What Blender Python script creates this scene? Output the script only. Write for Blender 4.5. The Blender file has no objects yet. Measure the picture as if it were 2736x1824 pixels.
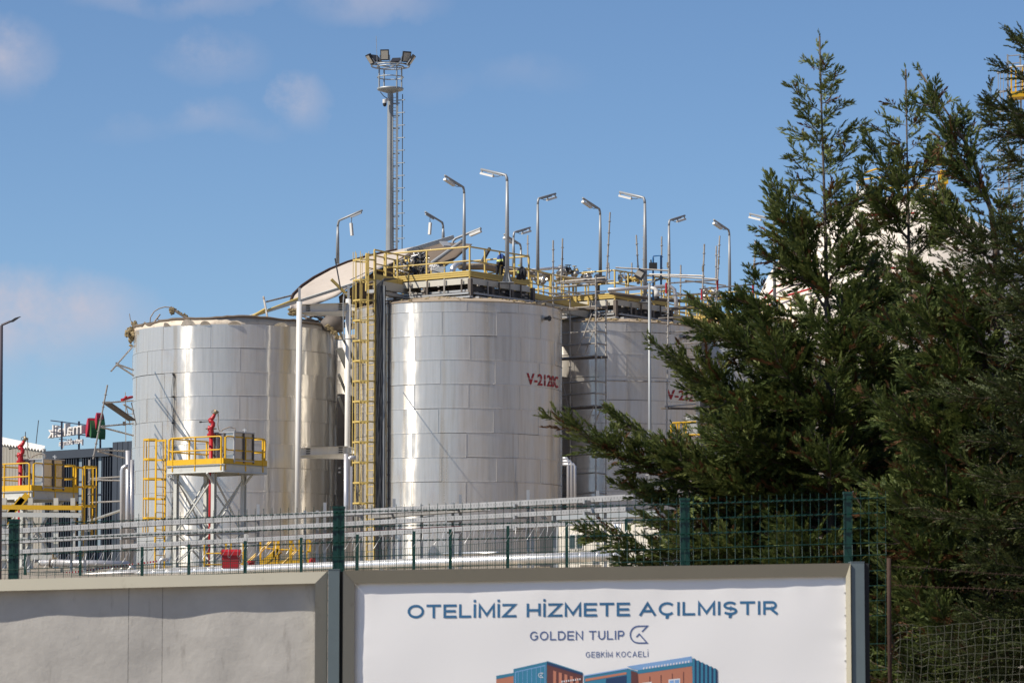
import bpy, bmesh, math, random
import numpy as np
from mathutils import Vector, Matrix, Quaternion

scene = bpy.context.scene
COL = scene.collection
R = math.radians
rnd = random.Random(7)

# ------------------------------------------------------------------ camera
F, YH, CZ = 9000.0, 1740.0, 1.6          # focal length and horizon in photo pixels, eye height
PITCH = math.atan((YH - 912) / F)
cam_d = bpy.data.cameras.new('camera'); cam = bpy.data.objects.new('camera', cam_d); COL.objects.link(cam)
cam.location = (0, 0, CZ); cam.rotation_euler = (math.pi / 2 + PITCH, 0, 0)
cam_d.sensor_width = 36; cam_d.lens = 36 * F / 2736
cam_d.clip_start = 0.5; cam_d.clip_end = 8000
cam_d.dof.use_dof = True; cam_d.dof.focus_distance = 115; cam_d.dof.aperture_fstop = 13
scene.camera = cam
CP, SP = math.cos(PITCH), math.sin(PITCH)

def P(px, py, Y):
    """world point at world depth Y seen at photo pixel px, py"""
    u, v = (px - 1368) / F, (912 - py) / F
    k = Y / (CP - v * SP)
    return Vector((u * k, Y, CZ + (SP + v * CP) * k))

# ------------------------------------------------------------------ sun and sky
EL = R(46); AZ = Vector((-0.913, -0.408)).normalized()
SUN = Vector((AZ.x * math.cos(EL), AZ.y * math.cos(EL), math.sin(EL)))
sd = bpy.data.lights.new('sun', 'SUN'); so = bpy.data.objects.new('sun', sd); COL.objects.link(so)
sd.energy = 4.5; sd.angle = R(0.53); sd.color = (1.0, 0.91, 0.78)
so.rotation_euler = SUN.to_track_quat('Z', 'Y').to_euler(); so.location = (0, 0, 60)

scene.view_settings.view_transform = 'Standard'; scene.view_settings.look = 'None'
scene.view_settings.exposure = 0.40; scene.view_settings.gamma = 1
scene.view_settings.use_curve_mapping = False

class NT:
    def __init__(s, tree): s.t = tree; s.n = tree.nodes; s.n.clear()
    def __call__(s, typ, ins=None, **kw):
        nd = s.n.new(typ)
        for k, v in kw.items(): setattr(nd, k, v)
        for k, v in (ins or {}).items():
            if isinstance(v, bpy.types.NodeSocket): s.t.links.new(v, nd.inputs[k])
            else: nd.inputs[k].default_value = v
        return nd
    def m(s, op, a, b=0.0, c=0.0, clamp=False):
        nd = s('ShaderNodeMath', {0: a, 1: b, 2: c}, operation=op); nd.use_clamp = clamp
        return nd.outputs[0]
    def ramp(s, fac, stops):
        nd = s('ShaderNodeValToRGB', {'Fac': fac}); cr = nd.color_ramp
        while len(cr.elements) < len(stops): cr.elements.new(0.5)
        for e, (p, c) in zip(cr.elements, stops):
            e.position = p; e.color = (*c, 1) if len(c) == 3 else c
        return nd.outputs['Color']
    def mix(s, f, a, b, typ='MIX'):
        nd = s('ShaderNodeMix', {'Factor': f}, data_type='RGBA', blend_type=typ)
        for sock, v in ((nd.inputs[6], a), (nd.inputs[7], b)):
            if isinstance(v, bpy.types.NodeSocket): s.t.links.new(v, sock)
            else: sock.default_value = (*v, 1) if len(v) == 3 else v
        return nd.outputs[2]

world = bpy.data.worlds.new('World'); scene.world = world; world.use_nodes = True
w = NT(world.node_tree)
sky = w('ShaderNodeTexSky', sky_type='NISHITA', sun_disc=False, sun_elevation=EL,
        sun_rotation=math.atan2(AZ.x, AZ.y), altitude=1500, air_density=1.0, dust_density=0.0, ozone_density=6.0)
tc = w('ShaderNodeTexCoord'); sep = w('ShaderNodeSeparateXYZ', {0: tc.outputs['Generated']})
yy = w.m('MAXIMUM', sep.outputs['Y'], 0.02)
sx = w.m('DIVIDE', sep.outputs['X'], yy); sz = w.m('DIVIDE', sep.outputs['Z'], yy)
wob = w('ShaderNodeTexNoise', {'Vector': tc.outputs['Generated'], 'Scale': 28.0, 'Detail': 6.0, 'Roughness': 0.62})
wob2 = w('ShaderNodeTexNoise', {'Vector': tc.outputs['Generated'], 'Scale': 75.0, 'Detail': 4.0, 'Roughness': 0.6})
wv = w.m('SUBTRACT', wob.outputs['Fac'], 0.5)
tot = None
for (px, py, rx, ry, a) in ((20, 150, 120, 100, .95), (120, 850, 300, 110, 1.1), (795, 262, 75, 72, 1.0), (560, 150, 140, 70, .6),
                            (545, 310, 120, 50, .4), (1010, 15, 190, 70, .5), (480, 5, 260, 40, .55), (1180, 235, 90, 60, .14),
                            (1420, 205, 150, 50, .14), (690, 340, 70, 30, .25), (330, 340, 130, 40, .2), (60, 990, 200, 60, .3)):
    d = P(px, py, 1.0) - Vector((0, 0, CZ))
    ex = w.m('DIVIDE', w.m('SUBTRACT', w.m('ADD', sx, w.m('MULTIPLY', wv, 0.03)), d.x), rx / F * 1.25)
    ez = w.m('DIVIDE', w.m('SUBTRACT', w.m('ADD', sz, w.m('MULTIPLY', wv, -0.02)), d.z), ry / F * 1.25)
    r2 = w.m('ADD', w.m('MULTIPLY', ex, ex), w.m('MULTIPLY', ez, ez))
    g = w.m('MULTIPLY', w.m('POWER', w.m('SUBTRACT', 1.0, r2, clamp=True), 1.3), a)
    tot = g if tot is None else w.m('ADD', tot, g)
wisp = w.m('MULTIPLY', w.m('SUBTRACT', wob.outputs['Fac'], 0.33, clamp=True), 3.2, clamp=True)
tot = w.m('MULTIPLY', w.m('MULTIPLY', tot, wisp), w.m('ADD', 0.3, wob2.outputs['Fac']))
# thin fair-weather cloud over the rest of the dome
big = w('ShaderNodeTexNoise', {'Vector': tc.outputs['Generated'], 'Scale': 3.1, 'Detail': 7.0, 'Roughness': 0.6})
thin = w.m('MULTIPLY', w.m('SUBTRACT', big.outputs['Fac'], 0.56, clamp=True), 3.0, clamp=True)
front = w.m('MULTIPLY', w.m('SUBTRACT', 0.75, sep.outputs['Y']), 3.0, clamp=True)
tot = w.m('ADD', tot, w.m('MULTIPLY', thin, front), clamp=True)
cl = w.mix(tot, sky.outputs['Color'], (5.2, 5.05, 5.8))
bg = w('ShaderNodeBackground', {'Color': cl, 'Strength': 0.082})
wo = w('ShaderNodeOutputWorld', {'Surface': bg.outputs[0]})

# ------------------------------------------------------------------ materials
MATS = {}
def mat(name, col, rough=0.6, metal=0.0, var=0.12, vscale=6.0, bump=0.0, bscale=40.0, dirt=None, spec=0.5):
    m = bpy.data.materials.new(name); m.use_nodes = True; n = NT(m.node_tree)
    tc = n('ShaderNodeTexCoord')
    nz = n('ShaderNodeTexNoise', {'Vector': tc.outputs['Object'], 'Scale': vscale, 'Detail': 6.0, 'Roughness': 0.6})
    k = n.m('MULTIPLY_ADD', nz.outputs['Fac'], 2 * var, 1 - var)
    oi = n('ShaderNodeObjectInfo')
    k = n.m('MULTIPLY', k, n.m('MULTIPLY_ADD', oi.outputs['Random'], var, 1 - var / 2))
    c = n.mix(1.0, col, n('ShaderNodeCombineXYZ', {0: k, 1: k, 2: k}).outputs[0], 'MULTIPLY')
    if dirt:
        nd = n('ShaderNodeTexNoise', {'Vector': tc.outputs['Object'], 'Scale': dirt[1], 'Detail': 8.0, 'Roughness': 0.7})
        f = n.m('MULTIPLY', n.m('SUBTRACT', nd.outputs['Fac'], dirt[2]), dirt[3], clamp=True)
        c = n.mix(f, c, dirt[0])
    b = n('ShaderNodeBsdfPrincipled', {'Base Color': c, 'Roughness': rough, 'Metallic': metal, 'Specular IOR Level': spec})
    if bump:
        bn = n('ShaderNodeTexNoise', {'Vector': tc.outputs['Object'], 'Scale': bscale, 'Detail': 5.0})
        bp = n('ShaderNodeBump', {'Height': bn.outputs['Fac'], 'Strength': bump, 'Distance': 0.02})
        n.t.links.new(bp.outputs[0], b.inputs['Normal'])
    n('ShaderNodeOutputMaterial', {'Surface': b.outputs[0]})
    MATS[name] = m; return m

mat('galvanised', (0.42, 0.43, 0.44), 0.5, 0.55, 0.15, 9)
mat('mast_steel', (0.33, 0.35, 0.36), 0.55, 0.45, 0.2, 2)
mat('lamp_steel', (0.31, 0.325, 0.34), 0.5, 0.3, 0.15, 4)
mat('scaffold_steel', (0.40, 0.375, 0.34), 0.5, 0.3, 0.3, 3, dirt=((0.16, 0.09, 0.05), 4, .52, 5))
mat('dark_steel', (0.06, 0.06, 0.062), 0.6, 0.2, 0.25, 5)
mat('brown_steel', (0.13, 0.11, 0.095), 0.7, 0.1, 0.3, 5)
mat('white_paint', (0.66, 0.65, 0.62), 0.5, 0, 0.08, 3, dirt=((0.4, 0.35, 0.3), 2, .6, 3))
mat('cream_paint', (0.56, 0.54, 0.47), 0.5, 0, 0.1, 4, dirt=((0.3, 0.27, 0.22), 2.5, .56, 4))
mat('grey_paint', (0.54, 0.55, 0.52), 0.5, 0, 0.12, 4, dirt=((0.3, 0.27, 0.22), 3, .58, 4))
mat('yellow_paint', (0.70, 0.41, 0.014), 0.45, 0, 0.14, 5, dirt=((0.42, 0.26, 0.05), 3.5, .57, 4))
mat('pale_yellow', (0.58, 0.43, 0.13), 0.5, 0, 0.12, 4, dirt=((0.36, 0.28, 0.16), 3, .58, 3))
mat('red_paint', (0.42, 0.012, 0.018), 0.38, 0, 0.12, 4)
mat('red_stencil', (0.38, 0.02, 0.025), 0.6, 0, 0.2, 9)
mat('roof_dust', (0.34, 0.275, 0.205), 0.95, 0, 0.22, 2.5, 0.6, 18, dirt=((0.2, 0.155, 0.11), 5, .5, 3))
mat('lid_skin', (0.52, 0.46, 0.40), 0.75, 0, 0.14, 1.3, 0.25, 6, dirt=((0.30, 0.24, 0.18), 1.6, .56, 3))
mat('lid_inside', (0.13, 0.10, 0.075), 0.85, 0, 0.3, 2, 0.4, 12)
mat('rust', (0.05, 0.024, 0.015), 0.85, 0, 0.3, 8, 0.3)
mat('rockwool', (0.30, 0.235, 0.13), 1.0, 0, 0.35, 10, 1.0, 30)
mat('lining', (0.58, 0.51, 0.42), 0.6, 0.1, 0.18, 3, 0.3, 8, dirt=((0.25, 0.2, 0.15), 3, .52, 4))
mat('pipe_foil', (0.82, 0.80, 0.77), 0.36, 0.7, 0.08, 4, 0.25, 9)
mat('pipe_white', (0.58, 0.57, 0.58), 0.35, 0.5, 0.1, 4)
mat('green_paint', (0.004, 0.042, 0.032), 0.4, 0, 0.12, 5)
mat('board_frame', (0.40, 0.375, 0.295), 0.42, 0.15, 0.06, 3, dirt=((0.2, 0.17, 0.12), 5, .62, 3))
mat('board_post', (0.115, 0.15, 0.165), 0.55, 0.1, 0.15, 6, dirt=((0.25, 0.21, 0.15), 9, .62, 5))
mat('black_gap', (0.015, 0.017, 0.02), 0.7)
mat('vinyl', (0.86, 0.86, 0.87), 0.45, 0, 0.02, 2)
mat('print_blue', (0.035, 0.145, 0.30), 0.5, 0, 0.1, 3)
mat('print_indigo', (0.075, 0.125, 0.30), 0.5, 0, 0.1, 3)
mat('print_brick', (0.50, 0.20, 0.13), 0.5, 0, 0.1, 3)
mat('print_dark_brick', (0.13, 0.05, 0.05), 0.5, 0, 0.15, 5)
mat('print_teal', (0.04, 0.22, 0.36), 0.5, 0, 0.1, 3)
mat('print_navy', (0.02, 0.05, 0.13), 0.5, 0, 0.1, 3)
mat('print_glass', (0.22, 0.40, 0.70), 0.5, 0, 0.1, 3)
mat('print_white', (0.75, 0.76, 0.8), 0.5, 0, 0.05, 3)
mat('blue_slate', (0.035, 0.045, 0.062), 0.55, 0, 0.15, 2)
mat('navy_fin', (0.018, 0.024, 0.05), 0.6, 0, 0.15, 2)
mat('pale_panel', (0.20, 0.26, 0.31), 0.4, 0, 0.1, 1)
mat('shed_wall', (0.30, 0.28, 0.24), 0.6, 0.1, 0.1, 1)
mat('shed_roof', (0.62, 0.60, 0.56), 0.55, 0.1, 0.1, 2)
mat('sign_white', (0.66, 0.63, 0.60), 0.5)
mat('sign_back', (0.36, 0.30, 0.29), 0.6)
mat('sign_red', (0.42, 0.03, 0.06), 0.45)
mat('sign_green', (0.03, 0.12, 0.045), 0.5)
mat('sphere_white', (0.74, 0.67, 0.58), 0.55, 0, 0.03, .3)
mat('cable', (0.045, 0.05, 0.06), 0.6, 0, 0.5, 6)
mat('black_rubber', (0.02, 0.02, 0.022), 0.6)
mat('glass_dark', (0.03, 0.045, 0.05), 0.12)
mat('lens', (0.45, 0.42, 0.36), 0.25)
mat('flood_body', (0.025, 0.026, 0.03), 0.5)
mat('concrete_block', (0.42, 0.36, 0.28), 0.9, 0, 0.15, 5, 0.4)
mat('cabin_wall', (0.62, 0.58, 0.50), 0.6, 0, 0.06, 2, dirt=((0.45, 0.40, 0.33), 2, .6, 3))
mat('stainless_box', (0.52, 0.50, 0.47), 0.32, 0.85, 0.15, 3, 0.3, 5, dirt=((0.34, 0.27, 0.19), 2.2, .55, 4))
mat('brass', (0.28, 0.22, 0.14), 0.5, 0.5)
mat('hose', (0.30, 0.24, 0.19), 0.7)
mat('bark', (0.095, 0.075, 0.06), 0.95, 0, 0.3, 12, 0.6, 30)
mat('blue_cloth', (0.015, 0.05, 0.20), 0.9, 0, 0.2, 9)
mat('navy_cloth', (0.012, 0.014, 0.022), 0.9, 0, 0.2, 9)
mat('hivis', (0.55, 0.62, 0.18), 0.6)
mat('skin', (0.42, 0.22, 0.14), 0.6)
mat('blue_pipe', (0.01, 0.12, 0.33), 0.45)
mat('lamp_pole_dark', (0.10, 0.09, 0.11), 0.5, 0.3)
mat('tape_white', (0.7, 0.66, 0.64), 0.5)
mat('plastic_sheet', (0.7, 0.7, 0.7), 0.4)
mat('wire_pale', (0.085, 0.09, 0.065), 0.6, 0.2)

def clad():
    """brushed stainless cladding: streaks, stains, shallow dents"""
    m = bpy.data.materials.new('stainless_cladding'); m.use_nodes = True; n = NT(m.node_tree)
    tc = n('ShaderNodeTexCoord'); oi = n('ShaderNodeObjectInfo')
    off = n('ShaderNodeCombineXYZ', {0: n.m('MULTIPLY', oi.outputs['Random'], 37.0), 1: 0.0, 2: n.m('MULTIPLY', oi.outputs['Random'], 11.0)})
    ov = n('ShaderNodeVectorMath', {0: tc.outputs['Object'], 1: off.outputs[0]}, operation='ADD').outputs[0]
    mp = n('ShaderNodeMapping', {'Vector': ov, 'Scale': (1, 1, 0.05)}, vector_type='POINT')
    st = n('ShaderNodeTexNoise', {'Vector': mp.outputs[0], 'Scale': 9.0, 'Detail': 7.0, 'Roughness': 0.65})
    geo = n('ShaderNodeNewGeometry')
    mp2 = n('ShaderNodeMapping', {'Vector': geo.outputs['Position'], 'Scale': (1, 1, 0.04)})
    st2 = n('ShaderNodeTexNoise', {'Vector': mp2.outputs[0], 'Scale': 2.1, 'Detail': 5.0, 'Roughness': 0.6})
    base = n.ramp(st.outputs['Fac'], [(0.28, (0.61, 0.58, 0.53)), (0.5, (0.705, 0.675, 0.625)), (0.75, (0.755, 0.73, 0.685))])
    stain = n.m('MULTIPLY', n.m('SUBTRACT', st2.outputs['Fac'], 0.56), 5.0, clamp=True)
    base = n.mix(n.m('MULTIPLY', stain, 0.75), base, (0.46, 0.36, 0.22))
    k = n.m('MULTIPLY_ADD', oi.outputs['Random'], 0.06, 0.96)
    base = n.mix(1.0, base, n('ShaderNodeCombineXYZ', {0: k, 1: k, 2: k}).outputs[0], 'MULTIPLY')
    fine = n('ShaderNodeTexNoise', {'Vector': ov, 'Scale': 16.0, 'Detail': 8.0, 'Roughness': 0.7})
    rg = n.m('ADD', n.m('MULTIPLY_ADD', st.outputs['Fac'], 0.10, 0.15), n.m('MULTIPLY', fine.outputs['Fac'], 0.05))
    rg = n.m('ADD', rg, n.m('MULTIPLY', stain, 0.08))
    b = n('ShaderNodeBsdfPrincipled', {'Base Color': base, 'Metallic': 0.64, 'Roughness': rg, 'Anisotropic': 1.0, 'Tangent': n('ShaderNodeCombineXYZ', {2: 1.0}).outputs[0]})
    dent = n('ShaderNodeTexNoise', {'Vector': ov, 'Scale': 1.1, 'Detail': 2.0, 'Roughness': 0.45})
    mpw = n('ShaderNodeMapping', {'Vector': ov, 'Scale': (1.6, 1.6, 0.25)})
    wave = n('ShaderNodeTexNoise', {'Vector': mpw.outputs[0], 'Scale': 1.6, 'Detail': 1.0})
    small = n('ShaderNodeTexNoise', {'Vector': ov, 'Scale': 24.0, 'Detail': 3.0})
    h = n.m('ADD', n.m('ADD', n.m('MULTIPLY', dent.outputs['Fac'], 0.6), n.m('MULTIPLY', wave.outputs['Fac'], 0.5)), n.m('MULTIPLY', small.outputs['Fac'], 0.012))
    bp = n('ShaderNodeBump', {'Height': h, 'Strength': 1.0, 'Distance': 0.026})
    n.t.links.new(bp.outputs[0], b.inputs['Normal'])
    n('ShaderNodeOutputMaterial', {'Surface': b.outputs[0]})
    MATS['cladding'] = m
clad()

def perforated():
    m = bpy.data.materials.new('perforated_tray'); m.use_nodes = True; n = NT(m.node_tree)
    uv = n('ShaderNodeTexCoord'); s = n('ShaderNodeSeparateXYZ', {0: uv.outputs['UV']})
    a = n.m('LESS_THAN', n.m('FRACT', n.m('MULTIPLY', s.outputs[0], 11.0)), 0.4)
    v = n.m('FRACT', s.outputs[1])
    bnd = n.m('LESS_THAN', n.m('ABSOLUTE', n.m('SUBTRACT', v, 0.5)), 0.2)
    f = n.m('MULTIPLY', a, bnd)
    nz = n('ShaderNodeTexNoise', {'Vector': uv.outputs['Object'], 'Scale': 3.0, 'Detail': 6.0})
    base = n.ramp(nz.outputs['Fac'], [(0.3, (0.31, 0.31, 0.31)), (0.7, (0.43, 0.43, 0.43))])
    c = n.mix(n.m('MULTIPLY', f, 0.55), base, (0.16, 0.16, 0.165))
    b = n('ShaderNodeBsdfPrincipled', {'Base Color': c, 'Roughness': 0.5, 'Metallic': 0.35})
    n('ShaderNodeOutputMaterial', {'Surface': b.outputs[0]}); MATS['tray'] = m
perforated()

def concrete():
    m = bpy.data.materials.new('bare_board_sheet'); m.use_nodes = True; n = NT(m.node_tree)
    tc = n('ShaderNodeTexCoord')
    n1 = n('ShaderNodeTexNoise', {'Vector': tc.outputs['Object'], 'Scale': 1.6, 'Detail': 9.0, 'Roughness': 0.66})
    mp = n('ShaderNodeMapping', {'Vector': tc.outputs['Object'], 'Scale': (1, 1, 0.22)})
    n2 = n('ShaderNodeTexNoise', {'Vector': mp.outputs[0], 'Scale': 7.0, 'Detail': 8.0, 'Roughness': 0.7})
    n3 = n('ShaderNodeTexNoise', {'Vector': mp.outputs[0], 'Scale': 19.0, 'Detail': 4.0, 'Roughness': 0.7})
    base = n.ramp(n1.outputs['Fac'], [(0.3, (0.38, 0.365, 0.34)), (0.7, (0.53, 0.51, 0.475))])
    d = n.m('MULTIPLY', n.m('SUBTRACT', n2.outputs['Fac'], 0.585), 4.5, clamp=True)
    base = n.mix(d, base, (0.20, 0.18, 0.16))
    d2 = n.m('MULTIPLY', n.m('SUBTRACT', n3.outputs['Fac'], 0.66), 8.0, clamp=True)
    base = n.mix(n.m('MULTIPLY', d2, .5), base, (0.16, 0.14, 0.12))
    b = n('ShaderNodeBsdfPrincipled', {'Base Color': base, 'Roughness': 0.75})
    bp = n('ShaderNodeBump', {'Height': n1.outputs['Fac'], 'Strength': 0.5, 'Distance': 0.03})
    n.t.links.new(bp.outputs[0], b.inputs['Normal'])
    n('ShaderNodeOutputMaterial', {'Surface': b.outputs[0]}); MATS['bare_sheet'] = m
concrete()

def leaf(name, dark, mid, tip, brown):
    m = bpy.data.materials.new(name); m.use_nodes = True; n = NT(m.node_tree)
    at = n('ShaderNodeAttribute', attribute_name='tint')
    c = n.ramp(at.outputs['Fac'], [(0.0, brown), (0.12, brown), (0.16, dark), (0.55, mid), (1.0, tip)])
    b = n('ShaderNodeBsdfPrincipled', {'Base Color': c, 'Roughness': 0.55, 'Specular IOR Level': 0.25})
    t = n('ShaderNodeBsdfTranslucent', {'Color': c})
    mx = n('ShaderNodeMixShader', {0: 0.22, 1: b.outputs[0], 2: t.outputs[0]})
    n('ShaderNodeOutputMaterial', {'Surface': mx.outputs[0]}); MATS[name] = m
leaf('cypress_leaf', (0.030, 0.050, 0.015), (0.084, 0.116, 0.030), (0.19, 0.21, 0.066), (0.12, 0.058, 0.026))
leaf('fir_leaf', (0.028, 0.042, 0.015), (0.060, 0.078, 0.026), (0.11, 0.12, 0.045), (0.07, 0.04, 0.02))

def ground_mat():
    m = bpy.data.materials.new('ground_gravel'); m.use_nodes = True; n = NT(m.node_tree)
    geo = n('ShaderNodeNewGeometry')
    a = n('ShaderNodeTexNoise', {'Vector': geo.outputs['Position'], 'Scale': 0.35, 'Detail': 8.0, 'Roughness': 0.65})
    b2 = n('ShaderNodeTexNoise', {'Vector': geo.outputs['Position'], 'Scale': 9.0, 'Detail': 6.0, 'Roughness': 0.75})
    c = n.ramp(a.outputs['Fac'], [(0.3, (0.20, 0.17, 0.13)), (0.52, (0.33, 0.29, 0.23)), (0.75, (0.40, 0.36, 0.30))])
    c = n.mix(n.m('MULTIPLY', b2.outputs['Fac'], 0.45), c, (0.12, 0.09, 0.075))
    b = n('ShaderNodeBsdfPrincipled', {'Base Color': c, 'Roughness': 0.95})
    bp = n('ShaderNodeBump', {'Height': b2.outputs['Fac'], 'Strength': 0.8, 'Distance': 0.05})
    n.t.links.new(bp.outputs[0], b.inputs['Normal'])
    n('ShaderNodeOutputMaterial', {'Surface': b.outputs[0]}); MATS['ground'] = m
ground_mat()

# ------------------------------------------------------------------ mesh helpers
X, Yv, Z = Vector((1, 0, 0)), Vector((0, 1, 0)), Vector((0, 0, 1))
U = Vector((0.588, 0.809, 0)); V = Vector((-0.809, 0.588, 0))     # the plant's own grid directions

class MB:
    def __init__(s): s.v = []; s.f = []; s.uv = {}
    def add(s, vs, fs):
        o = len(s.v); s.v += [Vector(p) for p in vs]; s.f += [tuple(i + o for i in f) for f in fs]; return s
    def hexa(s, a, ex, ey, ez):
        """box from its centre and three half-edge vectors"""
        c = [a + sx * ex + sy * ey + sz * ez for sz in (-1, 1) for sy in (-1, 1) for sx in (-1, 1)]
        return s.add(c, [(0, 2, 3, 1), (4, 5, 7, 6), (0, 1, 5, 4), (2, 6, 7, 3), (0, 4, 6, 2), (1, 3, 7, 5)])
    def box(s, a, sx, sy, sz, ax=X, ay=Yv, az=Z):
        return s.hexa(Vector(a), ax * sx / 2, ay * sy / 2, az * sz / 2)
    def bar(s, p, q, w, h=None, up=Z):
        """rectangular bar from p to q; w across, h along up"""
        p, q = Vector(p), Vector(q); d = q - p; L = d.length
        if L < 1e-6: return s
        d.normalize(); side = d.cross(up)
        if side.length < 1e-3: side = d.cross(X)
        side.normalize(); u2 = side.cross(d)
        return s.hexa((p + q) / 2, d * L / 2, side * w / 2, u2 * (h or w) / 2)
    def beam(s, p, q, w, h, t=0.012, up=Z):
        """I-section beam"""
        p, q = Vector(p), Vector(q); d = (q - p).normalized(); side = d.cross(up)
        if side.length < 1e-3: side = d.cross(X)
        side.normalize(); u2 = side.cross(d)
        s.bar(p + u2 * (h / 2 - t / 2), q + u2 * (h / 2 - t / 2), w, t, up); s.bar(p - u2 * (h / 2 - t / 2), q - u2 * (h / 2 - t / 2), w, t, up)
        return s.bar(p, q, t, h - 2 * t - 0.002, up)
    def path(s, pts, r, n=8, cap=True, closed=False):
        pts = [Vector(p) for p in pts]; m = len(pts)
        rs = r if isinstance(r, (list, tuple)) else [r] * m
        o = len(s.v); prev = None
        for i, p in enumerate(pts):
            if closed: d = pts[(i + 1) % m] - pts[i - 1]
            else: d = pts[min(i + 1, m - 1)] - pts[max(i - 1, 0)]
            if d.length < 1e-9: d = Z.copy()
            d.normalize()
            if prev is None:
                a = d.cross(Z) if abs(d.z) < 0.9 else d.cross(X)
            else:
                a = prev - d * prev.dot(d)
            a.normalize(); prev = a; b = d.cross(a)
            for k in range(n):
                t = 2 * math.pi * k / n
                s.v.append(p + (a * math.cos(t) + b * math.sin(t)) * rs[i])
        segs = m if closed else m - 1
        for i in range(segs):
            j = (i + 1) % m
            for k in range(n):
                k2 = (k + 1) % n
                s.f.append((o + i * n + k, o + i * n + k2, o + j * n + k2, o + j * n + k))
        if cap and not closed:
            s.f.append(tuple(o + k for k in reversed(range(n)))); s.f.append(tuple(o + (m - 1) * n + k for k in range(n)))
        return s
    def tube(s, p, q, r, n=8, r2=None): return s.path([p, q], [r, r if r2 is None else r2], n)
    def lathe(s, c, prof, n=24, ax=Z):
        """profile of (radius, height) about axis ax through c"""
        ax = ax.normalized(); a = ax.cross(X) if abs(ax.x) < 0.9 else ax.cross(Yv); a.normalize(); b = ax.cross(a)
        o = len(s.v)
        for (r, h) in prof:
            for k in range(n):
                t = 2 * math.pi * k / n; s.v.append(Vector(c) + ax * h + (a * math.cos(t) + b * math.sin(t)) * r)
        for i in range(len(prof) - 1):
            for k in range(n):
                k2 = (k + 1) % n; s.f.append((o + i * n + k, o + i * n + k2, o + (i + 1) * n + k2, o + (i + 1) * n + k))
        if prof[0][0] > 1e-4: s.f.append(tuple(o + k for k in reversed(range(n))))
        if prof[-1][0] > 1e-4: s.f.append(tuple(o + (len(prof) - 1) * n + k for k in range(n)))
        return s
    def disc(s, c, ax, r, t, n=12): return s.lathe(c, [(r, -t / 2), (r, t / 2)], n, ax)
    def prism(s, pts, d):
        """flat polygon pushed along vector d"""
        n = len(pts); pts = [Vector(p) for p in pts]
        return s.add(pts + [p + d for p in pts], [tuple(reversed(range(n))), tuple(range(n, 2 * n))] + [(i, (i + 1) % n, n + (i + 1) % n, n + i) for i in range(n)])
    def arc(s, c, a, b, r, t0, t1, rt, n=10, m=6):
        return s.path([c + a * (r * math.cos(t0 + (t1 - t0) * i / n)) + b * (r * math.sin(t0 + (t1 - t0) * i / n)) for i in range(n + 1)], rt, m)
    def blob(s, c, rx, ry, rz, n=8, m=6, jit=0.0):
        o = len(s.v)
        for i in range(m + 1):
            th = math.pi * i / m
            for k in range(n):
                ph = 2 * math.pi * k / n; j = 1 + rnd.uniform(-jit, jit)
                s.v.append(Vector(c) + Vector((rx * math.sin(th) * math.cos(ph), ry * math.sin(th) * math.sin(ph), rz * math.cos(th))) * j)
        for i in range(m):
            for k in range(n):
                k2 = (k + 1) % n; s.f.append((o + i * n + k, o + (i + 1) * n + k, o + (i + 1) * n + k2, o + i * n + k2))
        return s

ORG = {}
def mesh_of(name, mb, mats, off, smooth=False):
    me = bpy.data.meshes.new(name)
    me.from_pydata([(v - off)[:] for v in mb.v], [], mb.f)
    for m in (mats if isinstance(mats, (list, tuple)) else [mats]): me.materials.append(MATS[m])
    if smooth: me.polygons.foreach_set('use_smooth', [True] * len(me.polygons))
    me.update(); return me

def thing(name, label, cat, loc, group=None):
    o = bpy.data.objects.new(name, None); COL.objects.link(o); o.location = loc; o.empty_display_size = 0.2
    o['label'] = label; o['category'] = cat
    if group: o['group'] = group
    ORG[o.name] = Vector(loc); return o

def part(name, mb, m, parent, label=None, smooth=False, kind=None):
    off = ORG[parent.name]
    o = bpy.data.objects.new(name, mesh_of(name, mb, m, off, smooth)); COL.objects.link(o); o.parent = parent
    ORG[o.name] = off
    if label: o['label'] = label
    if kind: o['kind'] = kind
    return o

def single(name, mb, m, label=None, cat=None, group=None, kind=None, smooth=False, loc=None):
    if loc is None:
        n = len(mb.v); loc = Vector((sum(v.x for v in mb.v) / n, sum(v.y for v in mb.v) / n, min(v.z for v in mb.v)))
    o = bpy.data.objects.new(name, mesh_of(name, mb, m, Vector(loc), smooth)); COL.objects.link(o); o.location = loc
    ORG[o.name] = Vector(loc)
    if label: o['label'] = label
    if cat: o['category'] = cat
    if group: o['group'] = group
    if kind: o['kind'] = kind
    return o

def inst(name, src, parent, matrix):
    """another object on the same mesh, placed by a matrix relative to the parent"""
    o = bpy.data.objects.new(name, src); COL.objects.link(o); o.parent = parent; o.matrix_local = matrix
    ORG[o.name] = ORG[parent.name]; return o

KIDS = {}
def kids(o): return [c for c in COL.objects if c.parent == o]
def copy_tree(o, parent=None, delta=None, label=None):
    c = o.copy(); COL.objects.link(c)
    if parent: c.parent = parent
    else:
        c.location = o.location + delta; ORG[c.name] = ORG[o.name] + delta
        if label: c['label'] = label
    for k in list(kids(o)): copy_tree(k, c)
    return c

def text_mesh(s, bold=0.0):
    """triangulated outlines of a word, one unit = cap height about 0.73; returns vertices, faces"""
    cu = bpy.data.curves.new('t', 'FONT'); cu.body = s; cu.size = 1.0; cu.offset = bold; cu.fill_mode = 'FRONT'; cu.resolution_u = 4
    ob = bpy.data.objects.new('t', cu); COL.objects.link(ob)
    dg = bpy.context.evaluated_depsgraph_get(); me = bpy.data.meshes.new_from_object(ob.evaluated_get(dg))
    vs = [tuple(v.co) for v in me.vertices]; fs = [tuple(p.vertices) for p in me.polygons]
    bpy.data.objects.remove(ob); bpy.data.curves.remove(cu); bpy.data.meshes.remove(me)
    return vs, fs

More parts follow.
